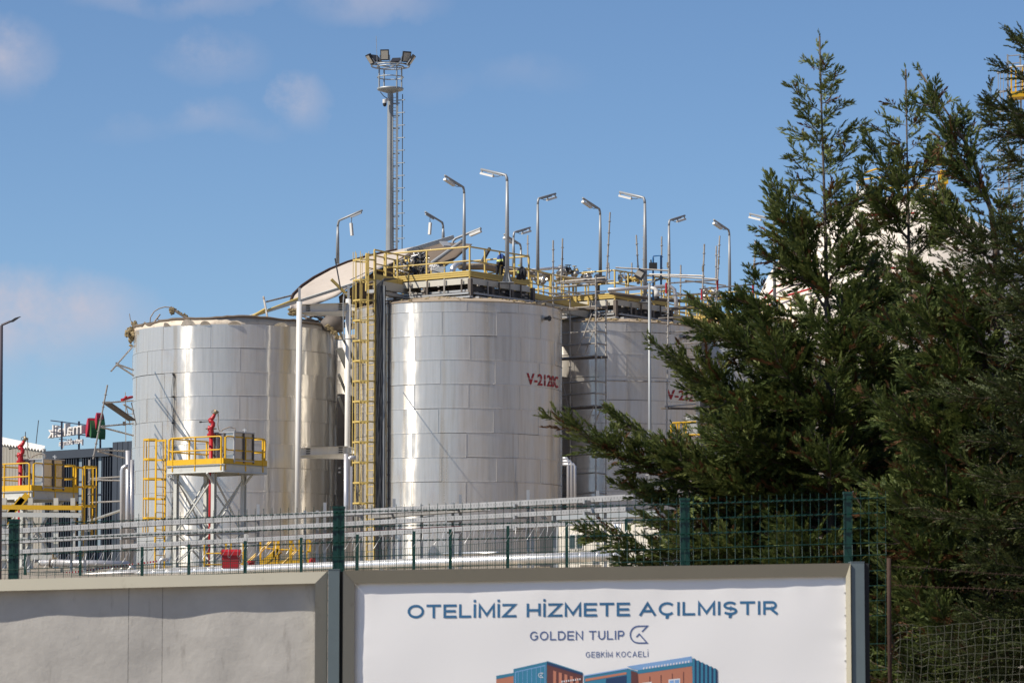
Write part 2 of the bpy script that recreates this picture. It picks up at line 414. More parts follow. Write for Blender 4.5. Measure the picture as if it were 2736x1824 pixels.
# ------------------------------------------------------------------ ground
GP = [(-2000, 0), (0, 0), (22, 0.1), (26, 0.9), (60, 2.45), (85, 3.5), (100, 4.05), (119, 4.65), (200, 5.2), (6000, 5.2)]
def gz(y):
    for (a, za), (b, zb) in zip(GP, GP[1:]):
        if y <= b: return za + (zb - za) * (y - a) / (b - a)
    return GP[-1][1]
g = MB()
ys = [-1500, -300, -60, 0, 10, 16, 22, 24, 26, 30, 36, 44, 52, 60, 70, 85, 100, 119, 150, 200, 400, 1000, 3500]
xs = [-2500, -600, -150, -60, -30, -20, -12, -6, 0, 6, 12, 20, 30, 60, 150, 600, 2500]
g.v = [Vector((x, y, gz(y) + (0.0 if abs(x) > 100 else rnd.uniform(-.04, .04)))) for y in ys for x in xs]
nx = len(xs)
g.f = [(j * nx + i, j * nx + i + 1, (j + 1) * nx + i + 1, (j + 1) * nx + i) for j in range(len(ys) - 1) for i in range(nx - 1)]
single('ground', g, 'ground', kind='structure', loc=Vector((0, 0, 0)))

# unseen brown ridge added right and behind, only for the tanks to reflect
hm = bpy.data.materials.new('reflected_hill_brown'); hm.use_nodes = True; n = NT(hm.node_tree)
geo = n('ShaderNodeNewGeometry'); a = n('ShaderNodeTexNoise', {'Vector': geo.outputs['Position'], 'Scale': 0.03, 'Detail': 8.0, 'Roughness': 0.7})
n('ShaderNodeOutputMaterial', {'Surface': n('ShaderNodeBsdfPrincipled', {'Base Color': n.ramp(a.outputs['Fac'], [(0.35, (0.07, 0.065, 0.035)), (0.5, (0.19, 0.145, 0.09)), (0.68, (0.30, 0.22, 0.14))]), 'Roughness': 0.95}).outputs[0]})
MATS['reflected_hill'] = hm
h = MB(); na = 90; rr = [150, 190, 240, 320, 420, 560]
for j, q in enumerate(rr):
    for i in range(na + 1):
        az = R(15 + 177 * i / na)                       # clockwise from straight ahead
        e = min(1, .35 + i / 12, (na - i) / 14); hh = (0, 16, 34, 52, 70, 40)[j] * e * (1 + .18 * math.sin(i * .5) + .1 * math.sin(i * 1.3 + j))
        h.v.append(Vector((math.sin(az) * q, 60 + math.cos(az) * q, 3.5 + hh)))
for j in range(len(rr) - 1):
    for i in range(na): h.f.append((j * (na + 1) + i, (j + 1) * (na + 1) + i, (j + 1) * (na + 1) + i + 1, j * (na + 1) + i + 1))
single('added_reflection_hills', h, 'reflected_hill', kind='structure', loc=Vector((0, 0, 0)), smooth=True)
# ------------------------------------------------------------------ tanks
RT = 3.8
def on_axis(px, Y, z=0): p = P(px, 900, Y); return Vector((p.x, Y, z))
CA = on_axis(630, 125); CC = on_axis(1225, 123)
STEP = U * 9.27
CB = CA + STEP; CD = CC + STEP; CE = CC + STEP * 2
ZC = P(1225, 803, 123 - RT).z; ZA = P(630, 866, 125 - RT).z
HC = 0.864

def sheet_mesh(h, nm, ang=R(30)):
    """one cladding sheet: curved plate standing on radius RT, lapped lip at its foot and a folded side joint"""
    n = 12; m = MB()
    w_ = n + 1
    for rows in ([(0.0, 0.036), (0.0, h * .5), (0.0, h)], [(-.03, 0.005), (0.010, 0.005)], [(0.010, 0.005), (0.010, 0.034)], [(0.010, 0.034), (0.0, 0.040)]):
        o = len(m.v)
        for (dr, z) in rows:
            for k in range(n + 1):
                a = -ang / 2 + ang * k / n
                m.v.append(Vector(((RT + dr) * math.sin(a), -(RT + dr) * math.cos(a), z)))
        for j in range(len(rows) - 1):
            for k in range(n): m.f.append((o + j * w_ + k, o + j * w_ + k + 1, o + (j + 1) * w_ + k + 1, o + (j + 1) * w_ + k))
    a = ang / 2
    c = Vector(((RT + .004) * math.sin(a), -(RT + .004) * math.cos(a), h / 2 + .012))
    nrm = Vector((math.sin(a), -math.cos(a), 0)); tng = Vector((math.cos(a), math.sin(a), 0))
    m.hexa(c, tng * .009, nrm * .008, Z * (h / 2 - .02))
    me = mesh_of(nm, m, 'cladding', Vector((0, 0, 0)), True)
    for p in list(me.polygons)[-6:]: p.use_smooth = False
    for e in list(me.polygons): pass
    return me
SH = sheet_mesh(HC, 'cladding_sheet'); SH1 = sheet_mesh(0.39, 'cladding_sheet_short')

def tank(c, ztop, label, first, seed, arc=(-115, 115), roof=True):
    r = random.Random(seed); zb = gz(c.y) - .2
    t = thing('storage_tank', label, 'tank', (c.x, c.y, zb), 'cylindrical storage tanks')
    sh = MB().lathe(Vector((c.x, c.y, zb)), [(RT - .045, 0), (RT - .045, ztop - zb - (.02 if roof else -.22))], 72)
    sh.f = sh.f[:-1]
    part('shell', sh, 'brown_steel', t, smooth=True)
    z = ztop; k = 0
    while z > zb + .1:
        me, h = (SH1, .39) if (first and k == 0) else (SH, HC)
        z -= h; base = R(15 * (k % 2) + r.uniform(-1.5, 1.5) + seed * 7 % 30)
        for i in range(12):
            a = base + i * R(30); deg = (math.degrees(a) + 180) % 360 - 180
            if not arc[0] < deg < arc[1]: continue
            j = r.uniform(0, .004)
            M = Matrix.Translation((0, 0, z - zb)) @ Matrix.Rotation(a + r.uniform(-.002, .002), 4, 'Z') @ Matrix.Translation((0, -j, 0)) @ Matrix.Rotation(r.uniform(-.003, .003), 4, 'X') @ Matrix.Rotation(r.uniform(-.003, .003), 4, 'Y')
            inst('cladding_sheet', me, t, M)
        k += 1
    if roof:
        o = Vector((c.x, c.y, ztop))
        rf = MB().lathe(o, [(RT + .02, -.03), (RT + .02, .01), (RT - .25, .05), (RT * .72, .22), (RT * .4, .43), (.01, .62)], 72)
        part('roof', rf, 'roof_dust', t, smooth=True)
        lumps = MB()
        for _ in range(90):
            a = r.uniform(-2.6, .4); q = r.uniform(.55, .99)
            p = o + Vector((math.cos(a) * RT * q, math.sin(a) * RT * q, .62 * (1 - q) + .03))
            s = r.uniform(.02, .075); lumps.blob(p, s * r.uniform(1, 2.2), s * 1.5, s * .7, 6, 4, .3)
        part('insulation_lumps', lumps, 'rockwool', t, kind='stuff')
    return t

tA = tank(CA, ZA, 'wide stainless tank with its roof torn off, leaving a ragged rim', False, 1, roof=False)
tB = tank(CB, ZA + .2, 'tank almost hidden in the gap behind the white pipe bridge frame', False, 2, (-120, 40))
tC = tank(CC, ZC, 'silver tank marked V-2120C in red beside the tall caged ladder', True, 3)
tD = tank(CD, ZC, 'silver tank behind the scaffold, its red marking cut off by branches', True, 4)
tE = tank(CE, ZC, 'farthest cylindrical tank of the row, almost covered by the conifers', True, 5)

def cyl(c, a, z, r=RT): return Vector((c.x + r * math.sin(a), c.y - r * math.cos(a), z))

def wrap_text(s, c, px0, px1, py0, py1, parent):
    """stencil lettering laid on the curved shell; two thin bridges cut the strokes"""
    Yn = c.y - RT * .75
    a0 = math.asin((P(px0, 1000, Yn).x - c.x) / RT); a1 = math.asin(min(.99, (P(px1, 1000, Yn).x - c.x) / RT))
    z0 = P(px0, py1, Yn).z; z1 = P(px0, py0, Yn).z
    vs, fs = text_mesh(s, 0.018)
    bm = bmesh.new(); bv = [bm.verts.new(v) for v in vs]
    for f in fs:
        try: bm.faces.new([bv[i] for i in f])
        except ValueError: pass
    for yb in (.35, .385): bmesh.ops.bisect_plane(bm, geom=bm.verts[:] + bm.edges[:] + bm.faces[:], plane_co=(0, yb, 0), plane_no=(0, 1, 0))
    bmesh.ops.delete(bm, geom=[f for f in bm.faces if .35 < f.calc_center_median().y < .385], context='FACES')
    xs_ = [v.co.x for v in bm.verts]; x0, x1 = min(xs_), max(xs_); ym = max(v.co.y for v in bm.verts)
    m = MB(); bm.verts.index_update()
    m.v = [cyl(c, a0 + (a1 - a0) * (v.co.x - x0) / (x1 - x0), z0 + (z1 - z0) * v.co.y / ym, RT + .022) for v in bm.verts]
    m.f = [tuple(v.index for v in f.verts) for f in bm.faces]; bm.free()
    part('lettering', m, 'red_stencil', parent, kind='stuff')
wrap_text('V-2120C', CC, 1407, 1492, 996, 1026, tC)
wrap_text('V-212', CD, 1779, 1855, 1040, 1066, tD)

# small nozzle stubs
for (c, px, py, t) in ((CC, 1457, 851, tC), (CD, 1826, 901, tD)):
    a = math.asin((P(px, py, c.y - 2).x - c.x) / RT); z = P(px, py, c.y - RT * math.cos(a)).z
    p = cyl(c, a, z); nrm = (p - Vector((c.x, c.y, z))).normalized()
    m = MB().tube(p, p + nrm * .16, .06, 10); m.disc(p + nrm * .17, nrm, .1, .04, 12)
    for k in range(6):
        q = p + nrm * .2 + (nrm.cross(Z) * math.cos(k) + Z * math.sin(k)) * .075; m.tube(q - nrm * .04, q + nrm * .02, .014, 6)
    part('nozzle', m, 'dark_steel', t)

# torn rim of the roofless tank
rim = MB(); lin = MB(); na = 120
for k in range(na + 1):
    a = R(-180 + 360 * k / na); w1 = .03 * math.sin(a * 9) + .04 * math.sin(a * 4 + 1) + rnd.uniform(-.02, .02)
    zt = ZA + .25 + w1 * .35; deg = math.degrees(a)
    dip = .12 * math.exp(-((deg + 52) / 4) ** 2) + (0.1 if deg < -58 else 0) + (.06 if deg > 40 else 0)
    lin.v += [cyl(CA, a, ZA - .03, RT - .015), cyl(CA, a, zt - .05 - dip, RT - .02 + w1 * .4), cyl(CA, a, zt - .06 - dip, RT - .16), cyl(CA, a, ZA - .8, RT - .18)]
    rim.v += [cyl(CA, a, zt - .05 - dip, RT - .01 + w1 * .3), cyl(CA, a, zt - dip + w1 * .2, RT + .025 + w1 * .5), cyl(CA, a, zt + .04 - dip + w1 * .3, RT - .01 + w1 * .5), cyl(CA, a, zt - .02 - dip, RT - .14)]
for mm in (lin, rim):
    for k in range(na):
        for j in range(3): mm.f.append((k * 4 + j, (k + 1) * 4 + j, (k + 1) * 4 + j + 1, k * 4 + j + 1))
part('torn_lining', lin, 'lining', tA, smooth=True); part('ragged_rim', rim, 'lid_inside', tA, smooth=True)
flaps = MB()
for a, wd, h in ((-22, 9, .2), (-12, 6, .12), (4, 7, .1), (30, 8, .1), (-36, 5, .12)):
    ps = []
    for k in range(7):
        q = R(a + wd * (k / 6 - .5)); ps.append((cyl(CA, q, ZA - .02, RT + .012), cyl(CA, q, ZA + h * math.sin(math.pi * k / 6) ** .6, RT + .03 + .1 * math.sin(math.pi * k / 6))))
    o = len(flaps.v)
    for (p, q) in ps: flaps.v += [p, q]
    flaps.f += [(o + 2 * k, o + 2 * k + 2, o + 2 * k + 3, o + 2 * k + 1) for k in range(6)]
part('peeled_edge', flaps, 'cladding', tA, smooth=True)
# hanging insulation and bent wires on the rim
tuft = MB(); p0 = P(352, 893, 124.2)
for _ in range(60): tuft.blob(p0 + Vector((rnd.gauss(0, .11), rnd.gauss(0, .1), rnd.gauss(0, .13))), rnd.uniform(.04, .11), rnd.uniform(.04, .1), rnd.uniform(.04, .1), 6, 4, .35)
for _ in range(40): tuft.blob(P(rnd.uniform(352, 366), rnd.uniform(860, 885), 124.2), .05, .05, .06, 6, 4, .35)
part('insulation_tuft', tuft, 'rockwool', tA, kind='stuff')
tuft = MB()
for _ in range(40): tuft.blob(P(rnd.uniform(455, 463), rnd.uniform(824, 838), 127), rnd.uniform(.03, .07), .05, rnd.uniform(.03, .07), 6, 4, .35)
for i in range(40): tuft.blob(P(462 + i * 1.1 + rnd.gauss(0, 1.5), 826 + i * .6 + rnd.gauss(0, 1.5), 127), .035, .04, .035, 6, 4, .35)
for i in range(60): tuft.blob(P(874 + i * .5 + rnd.gauss(0, 2), 868 + i * .55 + rnd.gauss(0, 3), 122.6), .05, .05, .045, 6, 4, .4)
part('insulation_tuft', tuft, 'rockwool', tA, kind='stuff')
bw = MB()
bw.path([P(x, y, 127) for x, y in ((400, 868), (402, 848), (412, 832), (425, 824), (440, 820), (456, 821))], .022, 6)
bw.path([P(x, y, 127) for x, y in ((407, 866), (420, 850), (428, 839))], .03, 6); bw.path([P(x, y, 127) for x, y in ((418, 851), (432, 858), (446, 864))], .02, 6)
bw.path([P(x, y, 127) for x, y in ((456, 820), (470, 832), (492, 846), (512, 853))], .045, 6)
bw.path([P(x, y, 124) for x, y in ((346, 838), (348, 852), (353, 864), (358, 872), (362, 900), (361, 921))], .014, 5)
part('bent_wire', bw, 'hose', tA)
cab = MB()      # cables taped down the shell
for k in range(3):
    pts = []
    for i in range(40):
        y = 1000 + i * 13; f = abs(math.sin((i + .3) * math.pi / 9)); pts.append(cyl(CA, math.asin(-.515) + (k - 1) * .022 * f + .004 * math.sin(i * .7 + k), P(489, y, 121.8).z, RT + .05))
    cab.path(pts, .008, 5)
for y in (1000, 1060, 1130, 1195, 1258): cab.blob(cyl(CA, math.asin(-.515), P(489, y, 121.8).z, RT + .05), .05, .05, .04, 6, 4, .3)
part('hanging_cable', cab, 'cable', tA)

# ------------------------------------------------------------------ torn roof sheet lying over the hidden tank
def sheet_strip(top, bot, rows=6, th=.06):
    """bent plate between two edge curves of (px, py, depth)"""
    n = 24; m = MB()
    def samp(c, t):
        x = t * (len(c) - 1); i = min(int(x), len(c) - 2); f = x - i
        return [c[i][k] * (1 - f) + c[i + 1][k] * f for k in range(3)]
    for side in (0, 1):
        for j in range(rows + 1):
            for i in range(n + 1):
                a = samp(top, i / n); b = samp(bot, i / n); f = j / rows
                q = [a[k] * (1 - f) + b[k] * f for k in range(3)]
                p = P(q[0], q[1], q[2] - .35 * math.sin(math.pi * f) + side * th); m.v.append(p)
    w_ = n + 1; o = (rows + 1) * w_
    for j in range(rows):
        for i in range(n):
            q = (j * w_ + i, j * w_ + i + 1, (j + 1) * w_ + i + 1, (j + 1) * w_ + i); m.f.append(tuple(reversed(q))); m.f.append(tuple(k + o for k in q))
    for i in range(n): m.f.append((i, i + 1, o + i + 1, o + i)); b0 = rows * w_ + i; m.f.append((b0 + 1, b0, o + b0, o + b0 + 1))
    for j in range(rows): a0 = j * w_; m.f.append((a0 + w_, a0, o + a0, o + a0 + w_)); a1 = a0 + n; m.f.append((a1, a1 + w_, o + a1 + w_, o + a1))
    return m
lid = thing('torn_tank_roof', 'huge tan tank roof blown off and folded behind the pale yellow caged ladder', 'wreckage', P(950, 800, 128))
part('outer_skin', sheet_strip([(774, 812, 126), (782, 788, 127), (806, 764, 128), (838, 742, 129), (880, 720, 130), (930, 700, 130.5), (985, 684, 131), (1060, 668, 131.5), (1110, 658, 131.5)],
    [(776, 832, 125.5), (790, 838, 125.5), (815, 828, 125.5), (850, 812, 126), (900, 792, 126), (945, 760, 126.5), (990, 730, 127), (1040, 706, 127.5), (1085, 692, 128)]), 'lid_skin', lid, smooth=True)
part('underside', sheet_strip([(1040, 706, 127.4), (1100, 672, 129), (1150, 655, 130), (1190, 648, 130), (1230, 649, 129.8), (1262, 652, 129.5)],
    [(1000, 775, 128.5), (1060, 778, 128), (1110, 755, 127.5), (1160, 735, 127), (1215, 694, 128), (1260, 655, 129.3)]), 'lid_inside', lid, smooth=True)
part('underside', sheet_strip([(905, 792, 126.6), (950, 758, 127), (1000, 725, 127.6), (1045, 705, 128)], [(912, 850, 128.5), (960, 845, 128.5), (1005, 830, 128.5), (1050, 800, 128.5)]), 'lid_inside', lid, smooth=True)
m = MB().path([P(*q) for q in ((774, 812, 125.9), (782, 787, 126.9), (806, 763, 127.9), (838, 741, 128.9), (880, 719, 129.9), (930, 699, 130.4), (985, 683, 130.9), (1060, 667, 131.4))], .05, 6)
part('rusty_edge', m, 'rust', lid)
t2 = MB()
for i in range(50): t2.blob(P(rnd.uniform(772, 800), rnd.uniform(826, 842), 125.2), .06, .05, .04, 6, 4, .4)
part('insulation_tuft', t2, 'rockwool', lid, kind='stuff')

def debris(name, p, q, w_, m, label, h=None, tube=False):
    mb = MB().tube(p, q, w_, 8) if tube else MB().bar(p, q, w_, h)
    return single(name, mb, m, label, 'debris', 'bent steel lying over the tank tops')
debris('loose_beam', P(650, 851, 122), P(945, 758, 126), .16, 'grey_paint', 'long pale beam resting from the torn rim up across the fallen roof', .1)
debris('loose_rail', P(693, 838, 122.5), P(800, 796, 124), .05, 'pale_yellow', 'thin yellowish rail lying just above the long pale beam', tube=True)
debris('loose_rail', P(668, 849, 121.9), P(708, 826, 122), .05, 'pale_yellow', 'short yellow rail leaning at the foot of the long pale beam', tube=True)
debris('loose_tube', P(712, 806, 123), P(780, 789, 124.6), .035, 'scaffold_steel', 'thin dark tube reaching from the leaning scaffold pole to the fallen roof', tube=True)
debris('loose_tube', P(704, 793, 123), P(715, 851, 122.2), .04, 'scaffold_steel', 'short dark scaffold pole leaning on the torn rim', tube=True)
debris('loose_channel', P(1085, 672, 127), P(1210, 634, 128), .2, 'grey_paint', 'grey channel raised above the folded roof beside the mast', .16)
debris('loose_rail', P(885, 746, 124.3), P(935, 795, 124.5), .06, 'pale_yellow', 'yellow bar leaning across the fallen roof left of the ladder', tube=True)
debris('loose_cable', P(895, 690, 124), P(910, 772, 124), .025, 'cable', 'black cable hanging down the front of the fallen roof', tube=True)
debris('loose_tube', P(1285, 706, 124), P(1308, 664, 124.5), .07, 'dark_steel', 'dark tube sticking up beside the bending worker', tube=True)
debris('loose_plate', P(1184, 646, 127.5), P(1196, 658, 126.8), .3, 'galvanised', 'small perforated plate hanging on the grey channel', .05)

# ------------------------------------------------------------------ tank top platforms
ZF = P(1255, 738, 120.5).z               # deck level
CORN = P(1255, 738, 120.5)
def rail_run(t, a, b, zf, n, m='pale_yellow', hgt=1.07, r=.03, toe=.2, posts=True, label=None):
    """posts, two rails and a toe board between a and b"""
    a, b = Vector((a.x, a.y, zf)), Vector((b.x, b.y, zf))
    part('top_rail', MB().tube(a + Z * hgt, b + Z * hgt, r, 8), m, t)
    part('mid_rail', MB().tube(a + Z * hgt * .53, b + Z * hgt * .53, r * .85, 8), m, t)
    if toe: part('toe_board', MB().bar(a + Z * toe / 2, b + Z * toe / 2, .02, toe), m, t)
    for i in range(n + 1):
        p = a.lerp(b, i / n); d = (b - a).normalized()
        if posts: part('rail_post', MB().bar(p - Z * .30, p + Z * (hgt - .02), .045, .055, d), m, t)

def tank_platform(label, corner, lu, lv, zf):
    t = thing('tank_top_platform', label, 'platform', (corner.x, corner.y, zf), 'platforms above the tank roofs')
    c0 = corner; cu = c0 + U * lu; cv = c0 + V * lv; cx = cu + V * lv
    rail_run(t, c0 - V * 0, cu, zf, 4); rail_run(t, c0, cv, zf, 2); rail_run(t, cu, cx, zf, 2); rail_run(t, cv + U * 1.2, cx, zf, 3)
    f = lambda p, z: Vector((p.x, p.y, z))
    zb = zf - .16
    for (a, b) in ((c0, cu), (c0, cv), (cv, cx), (cu, cx)):
        part('edge_beam', MB().bar(f(a, zb), f(b, zb), .1, .22), 'cream_paint', t)
        # three stacked yellow strips on the toe board, proud of it
        d = (b - a).normalized(); nrm = Vector((d.y, -d.x, 0))
        if nrm.dot(a - (c0 + (cx - c0) / 2)) < 0: nrm = -nrm
        for k in range(3): part('toe_strip', MB().bar(f(a, zf + .03 + .075 * k) + nrm * .03, f(b, zf + .03 + .075 * k) + nrm * .03, .03, .055), 'pale_yellow', t)
    dk = MB().prism([f(c0 + U * .06 + V * .06, zf - .02), f(cu - U * .06 + V * .06, zf - .02), f(cx - U * .06 - V * .06, zf - .02), f(cv + U * .06 - V * .06, zf - .02)], Z * .03)
    part('deck', dk, 'brown_steel', t)
    for i in range(4):
        for j in range(3):
            q = c0 + U * lu * i / 3 + V * lv * j / 2
            o_ = (-U * .1 if i == 0 else U * .1 if i == 3 else U * 0) + (-V * .1 if j == 0 else V * .1 if j == 2 else V * 0)
            part('leg', MB().bar(f(q + o_, zf - 1.12), f(q + o_, zf - (.1 if i in (0, 3) and j in (0, 2) else .3)), .13, .13, U), 'brown_steel', t)
    for i in range(3):
        q = c0 + V * lv * i / 2; part('floor_beam', MB().beam(f(q, zf - .42), f(q + U * lu, zf - .42), .12, .2), 'dark_steel', t)
        q = c0 + U * lu * (i + .5) / 3; part('floor_beam', MB().beam(f(q, zf - .52), f(q + V * lv, zf - .52), .12, .18), 'dark_steel', t)
    trs = MB()
    for k, (zz, oo) in enumerate(((-.62, .1), (-.78, .3), (-.5, -.12))):
        trs.bar(f(c0 + V * lv - U * oo, zf + zz), f(c0 - U * oo - V * oo, zf + zz), .22, .07); trs.bar(f(c0 - V * oo, zf + zz), f(cu - V * oo, zf + zz), .22, .07)
    part('cable_tray', trs, 'galvanised', t)
    cl = MB(); r = random.Random(int(corner.x * 100))
    for _ in range(70):
        s_ = r.random(); e = r.choice((0, 1)); q = (c0 + U * lu * s_) if e else (c0 + V * lv * s_)
        q = f(q, zf - r.uniform(.35, .95)) + (V if e else U) * r.uniform(-.1, .5); d = (U if e else V) * r.uniform(.1, .5) + Z * r.uniform(-.12, .12)
        cl.path([q, q + d * .5 + Z * r.uniform(-.12, .02), q + d], r.uniform(.012, .03), 5)
    part('cable_clutter', cl, 'cable', t, kind='stuff')
    bits = MB()
    for _ in range(34):
        s_ = r.random(); e = r.choice((0, 1)); q = (c0 + U * lu * s_) if e else (c0 + V * lv * s_)
        q = f(q, zf - r.uniform(.3, .95)) - (V if e else U) * r.uniform(-.05, .2)
        bits.box(q, r.uniform(.03, .16), r.uniform(.03, .06), r.uniform(.02, .07), U if e else V, V if e else U)
    part('conduit_boxes', bits, 'scaffold_steel', t, kind='stuff')
    for k in range(9):
        q = (c0 + U * lu * (k - 3.6) / 5.4 - V * .12) if k > 4 else (c0 + V * lv * (k + .35) / 5 - U * .12)
        part('bracket', MB().bar(f(q, zf - .95), f(q, zf - r.uniform(.0, .12)), .05, .04, U), 'scaffold_steel' if k % 2 else 'brown_steel', t)
    return t
pC = tank_platform('pale yellow railed platform where the worker bends over', CORN, 3.65, 3.9, ZF)
pD = copy_tree(pC, None, STEP, 'pale yellow railed platform above the tank behind the tall scaffold tower')
pE = copy_tree(pC, None, STEP * 2, 'most distant pale yellow railed platform, beside the conifer branches')
# landing left of the main platform and the walkway to the next tank
ld = thing('ladder_landing', 'yellow railed landing at the head of the tall caged ladder', 'platform', P(1020, 745, 121.5))
za = ZF - .12
a0 = P(1000, 740, 120.4); b0 = P(1122, 748, 123.4)
rail_run(ld, a0, b0, za, 4); rail_run(ld, P(978, 742, 121.6), P(1078, 742, 124.2), za, 4)
f = lambda p, z: Vector((p.x, p.y, z))
part('edge_beam', MB().bar(f(a0, za - .16), f(b0, za - .16), .1, .3), 'cream_paint', ld)
part('deck', MB().prism([f(a0, za - .05), f(b0, za - .05), f(P(1078, 742, 124.2), za - .05), f(P(978, 742, 121.6), za - .05)], Z * .04), 'brown_steel', ld)
for q in (a0, b0, a0.lerp(b0, .45)): part('leg', MB().bar(f(q, za - 1.2), f(q, za - .32), .12), 'brown_steel', ld)
part('cable_tray', MB().bar(f(a0, za - .45) - U * .2, f(b0, za - .45), .3, .12), 'galvanised', ld)
def walkway(c, label, group=True):
    a = c + U * 3.7 + V * .2; b = c + STEP + V * 1.2 - U * .05; zf = ZF - .42
    t = thing('tank_walkway', label, 'walkway', (a.x, a.y, zf), 'yellow walkways between the tank platforms')
    rail_run(t, a, b, zf, 5); rail_run(t, a + V * 1.0, b + V * .9, zf, 5)
    part('edge_beam', MB().bar(f(a, zf - .16), f(b, zf - .16), .1, .26), 'cream_paint', t)
    part('toe_strip', MB().bar(f(a, zf + .12) - V * .03, f(b, zf + .12) - V * .03, .03, .2), 'pale_yellow', t)
    part('deck', MB().prism([f(a, zf - .03), f(b, zf - .03), f(b + V * .9, zf - .03), f(a + V, zf - .03)], Z * .03), 'brown_steel', t)
    return t
walkway(CORN, 'yellow walkway joining tank V-2120C to the scaffolded tank')
walkway(CORN + STEP, 'yellow walkway leading behind the scaffolded tank towards the conifers')

# fat insulated pipe runs and valves on the platforms
def top_pipe(pts, r, m, label):
    return single('insulated_pipe', MB().path([P(*q) for q in pts], r, 10), m, label, 'pipe', 'pipes on the tank top platforms', smooth=True)
top_pipe([(1230, 712, 123), (1290, 712, 124), (1345, 722, 126), (1420, 733, 128), (1470, 741, 130)], .13, 'roof_dust', 'brown lagged pipe behind the bending worker')
top_pipe([(1208, 742, 121.8), (1210, 716, 121.8), (1218, 708, 122.2), (1240, 706, 123)], .11, 'pipe_foil', 'short silver pipe rising by the worker platform corner')
top_pipe([(1625, 775, 127), (1700, 770, 127.5), (1775, 765, 128), (1792, 766, 128), (1802, 774, 128), (1806, 800, 128), (1806, 840, 128)], .075, 'pipe_white', 'white pipe crossing above the scaffolded tank and turning down')
top_pipe([(1630, 782, 127.6), (1700, 793, 128.2), (1780, 802, 129), (1860, 806, 130)], .07, 'brown_steel', 'dark rusty pipe sloping under the white crossing pipe')
top_pipe([(1420, 722, 128), (1480, 716, 129), (1510, 718, 130)], .06, 'pipe_foil', 'slim foil wrapped pipe behind the first walkway')
top_pipe([(1490, 741, 127), (1540, 748, 128), (1620, 752, 129)], .1, 'roof_dust', 'brown lagged pipe over the middle of the walkway')
top_pipe([(1745, 802, 126), (1745, 690, 126), (1745, 684, 126), (1766, 683, 126), (1766, 760, 126.5)], .035, 'blue_pipe', 'bright blue pipe loop standing behind the scaffold')
def valve_cluster(px, py, Y, n, w_, h, label, seed, m='stainless_box'):
    r = random.Random(seed); t = thing('valve_cluster', label, 'valves', P(px, py, Y), 'valve groups on the tank tops')
    for _ in range(n):
        q = P(px + r.uniform(-w_, w_), py - r.uniform(0, h), Y + r.uniform(-.6, .6)); d = Vector((r.gauss(0, 1), r.gauss(0, 1), r.gauss(0, .7))).normalized()
        mb = MB().tube(q - d * .16, q + d * .16, .045, 8); mb.disc(q - d * .14, d, .085, .03, 10); mb.disc(q + d * .14, d, .085, .03, 10)
        mb.blob(q, .08, .08, .08, 8, 5); e = d.cross(Z).normalized()
        mb.tube(q, q + Z * .2, .02, 6); mb.disc(q + Z * .2, Z, .09, .02, 10)
        part('valve', mb, r.choice([m, m, 'pipe_foil', 'dark_steel', 'pale_yellow']), t)
    return t
valve_cluster(1515, 752, 129, 16, 22, 30, 'group of silver valves behind the first walkway', 3)
valve_cluster(1585, 752, 130, 12, 26, 22, 'group of silver valves below the black actuator', 4)
valve_cluster(1440, 752, 127, 8, 15, 8, 'small valves low on the walkway beside the dark jacket', 5)
valve_cluster(1900, 796, 134, 12, 26, 18, 'distant group of valves in front of the farthest platform', 6)
valve_cluster(1690, 750, 130, 9, 40, 12, 'valves beneath the floodlight on the scaffolded tank', 8)
m = MB().tube(P(1598, 750, 128.5), P(1598, 736, 128.5), .15, 14); m.tube(P(1600, 744, 128.3), P(1614, 744, 127.8), .11, 12)
m.tube(P(1598, 800, 128.5), P(1598, 750, 128.5), .07, 8)
single('valve_actuator', m, 'black_rubber', 'black cylindrical valve actuator standing on the walkway', 'actuator')
m = MB().tube(P(1740, 722, 126), P(1740, 705, 126), .09, 10); m.box(P(1745, 712, 126), .3, .2, .28); m.tube(P(1740, 706, 126), P(1739, 694, 126), .03, 6)
single('pipe_instrument', m, 'black_rubber', 'black instrument clamped on the bright blue pipe loop', 'instrument')

# tangled wreckage on the landing
wr = MB(); r = random.Random(11)
wmats = ['pipe_foil', 'stainless_box', 'dark_steel', 'pale_yellow', 'cable', 'galvanised']
wt = thing('wreckage_heap', 'heap of mangled silver pipes and fittings behind the yellow landing rail', 'wreckage', P(1105, 735, 123))
for k, mm in enumerate(wmats):
    wr = MB()
    for _ in range((26, 24, 34, 9, 30, 14)[k]):
        fx = r.random(); q = P(1068 + 66 * fx + r.uniform(-8, 8), 738 - r.random() ** .7 * (26 + 46 * fx), 122.6 + r.random() * 1.8)
        d = Vector((r.gauss(0, 1), r.gauss(0, 1), r.gauss(0, 1))).normalized(); L = r.uniform(.08, .34)
        e = d.cross(Vector((r.gauss(0, 1), r.gauss(0, 1), r.gauss(0, 1)))).normalized()
        wr.path([q - d * L, q + e * L * r.uniform(0, .5), q + d * L], r.choice((.014, .02, .035, .05)), 6)
        if r.random() < .4: wr.disc(q + d * L, d, r.uniform(.05, .1), .03, 8)
        if r.random() < .25: wr.box(q, r.uniform(.08, .22), .06, r.uniform(.08, .25), d, e, d.cross(e))
    part('twisted_metal', wr, mm, wt, kind='stuff')
m = MB()
for _ in range(26): m.blob(P(1163 + rnd.gauss(0, 4), 716 + rnd.gauss(0, 4), 122.5), .08, .08, .07, 6, 4, .3)
single('plastic_sheet', m, 'plastic_sheet', 'crumpled white plastic sheet on the platform of tank V-2120C', 'plastic sheet')
m = MB()
for k in range(14): m.bar(P(1150 + k * 2.2, 735, 122), P(1168 + k * 1.6, 714, 122.4), .03, .02)
m.bar(P(1150, 735, 122.05), P(1182, 735, 122.05), .02, .04); m.bar(P(1168, 713, 122.45), P(1190, 713, 122.45), .02, .04)
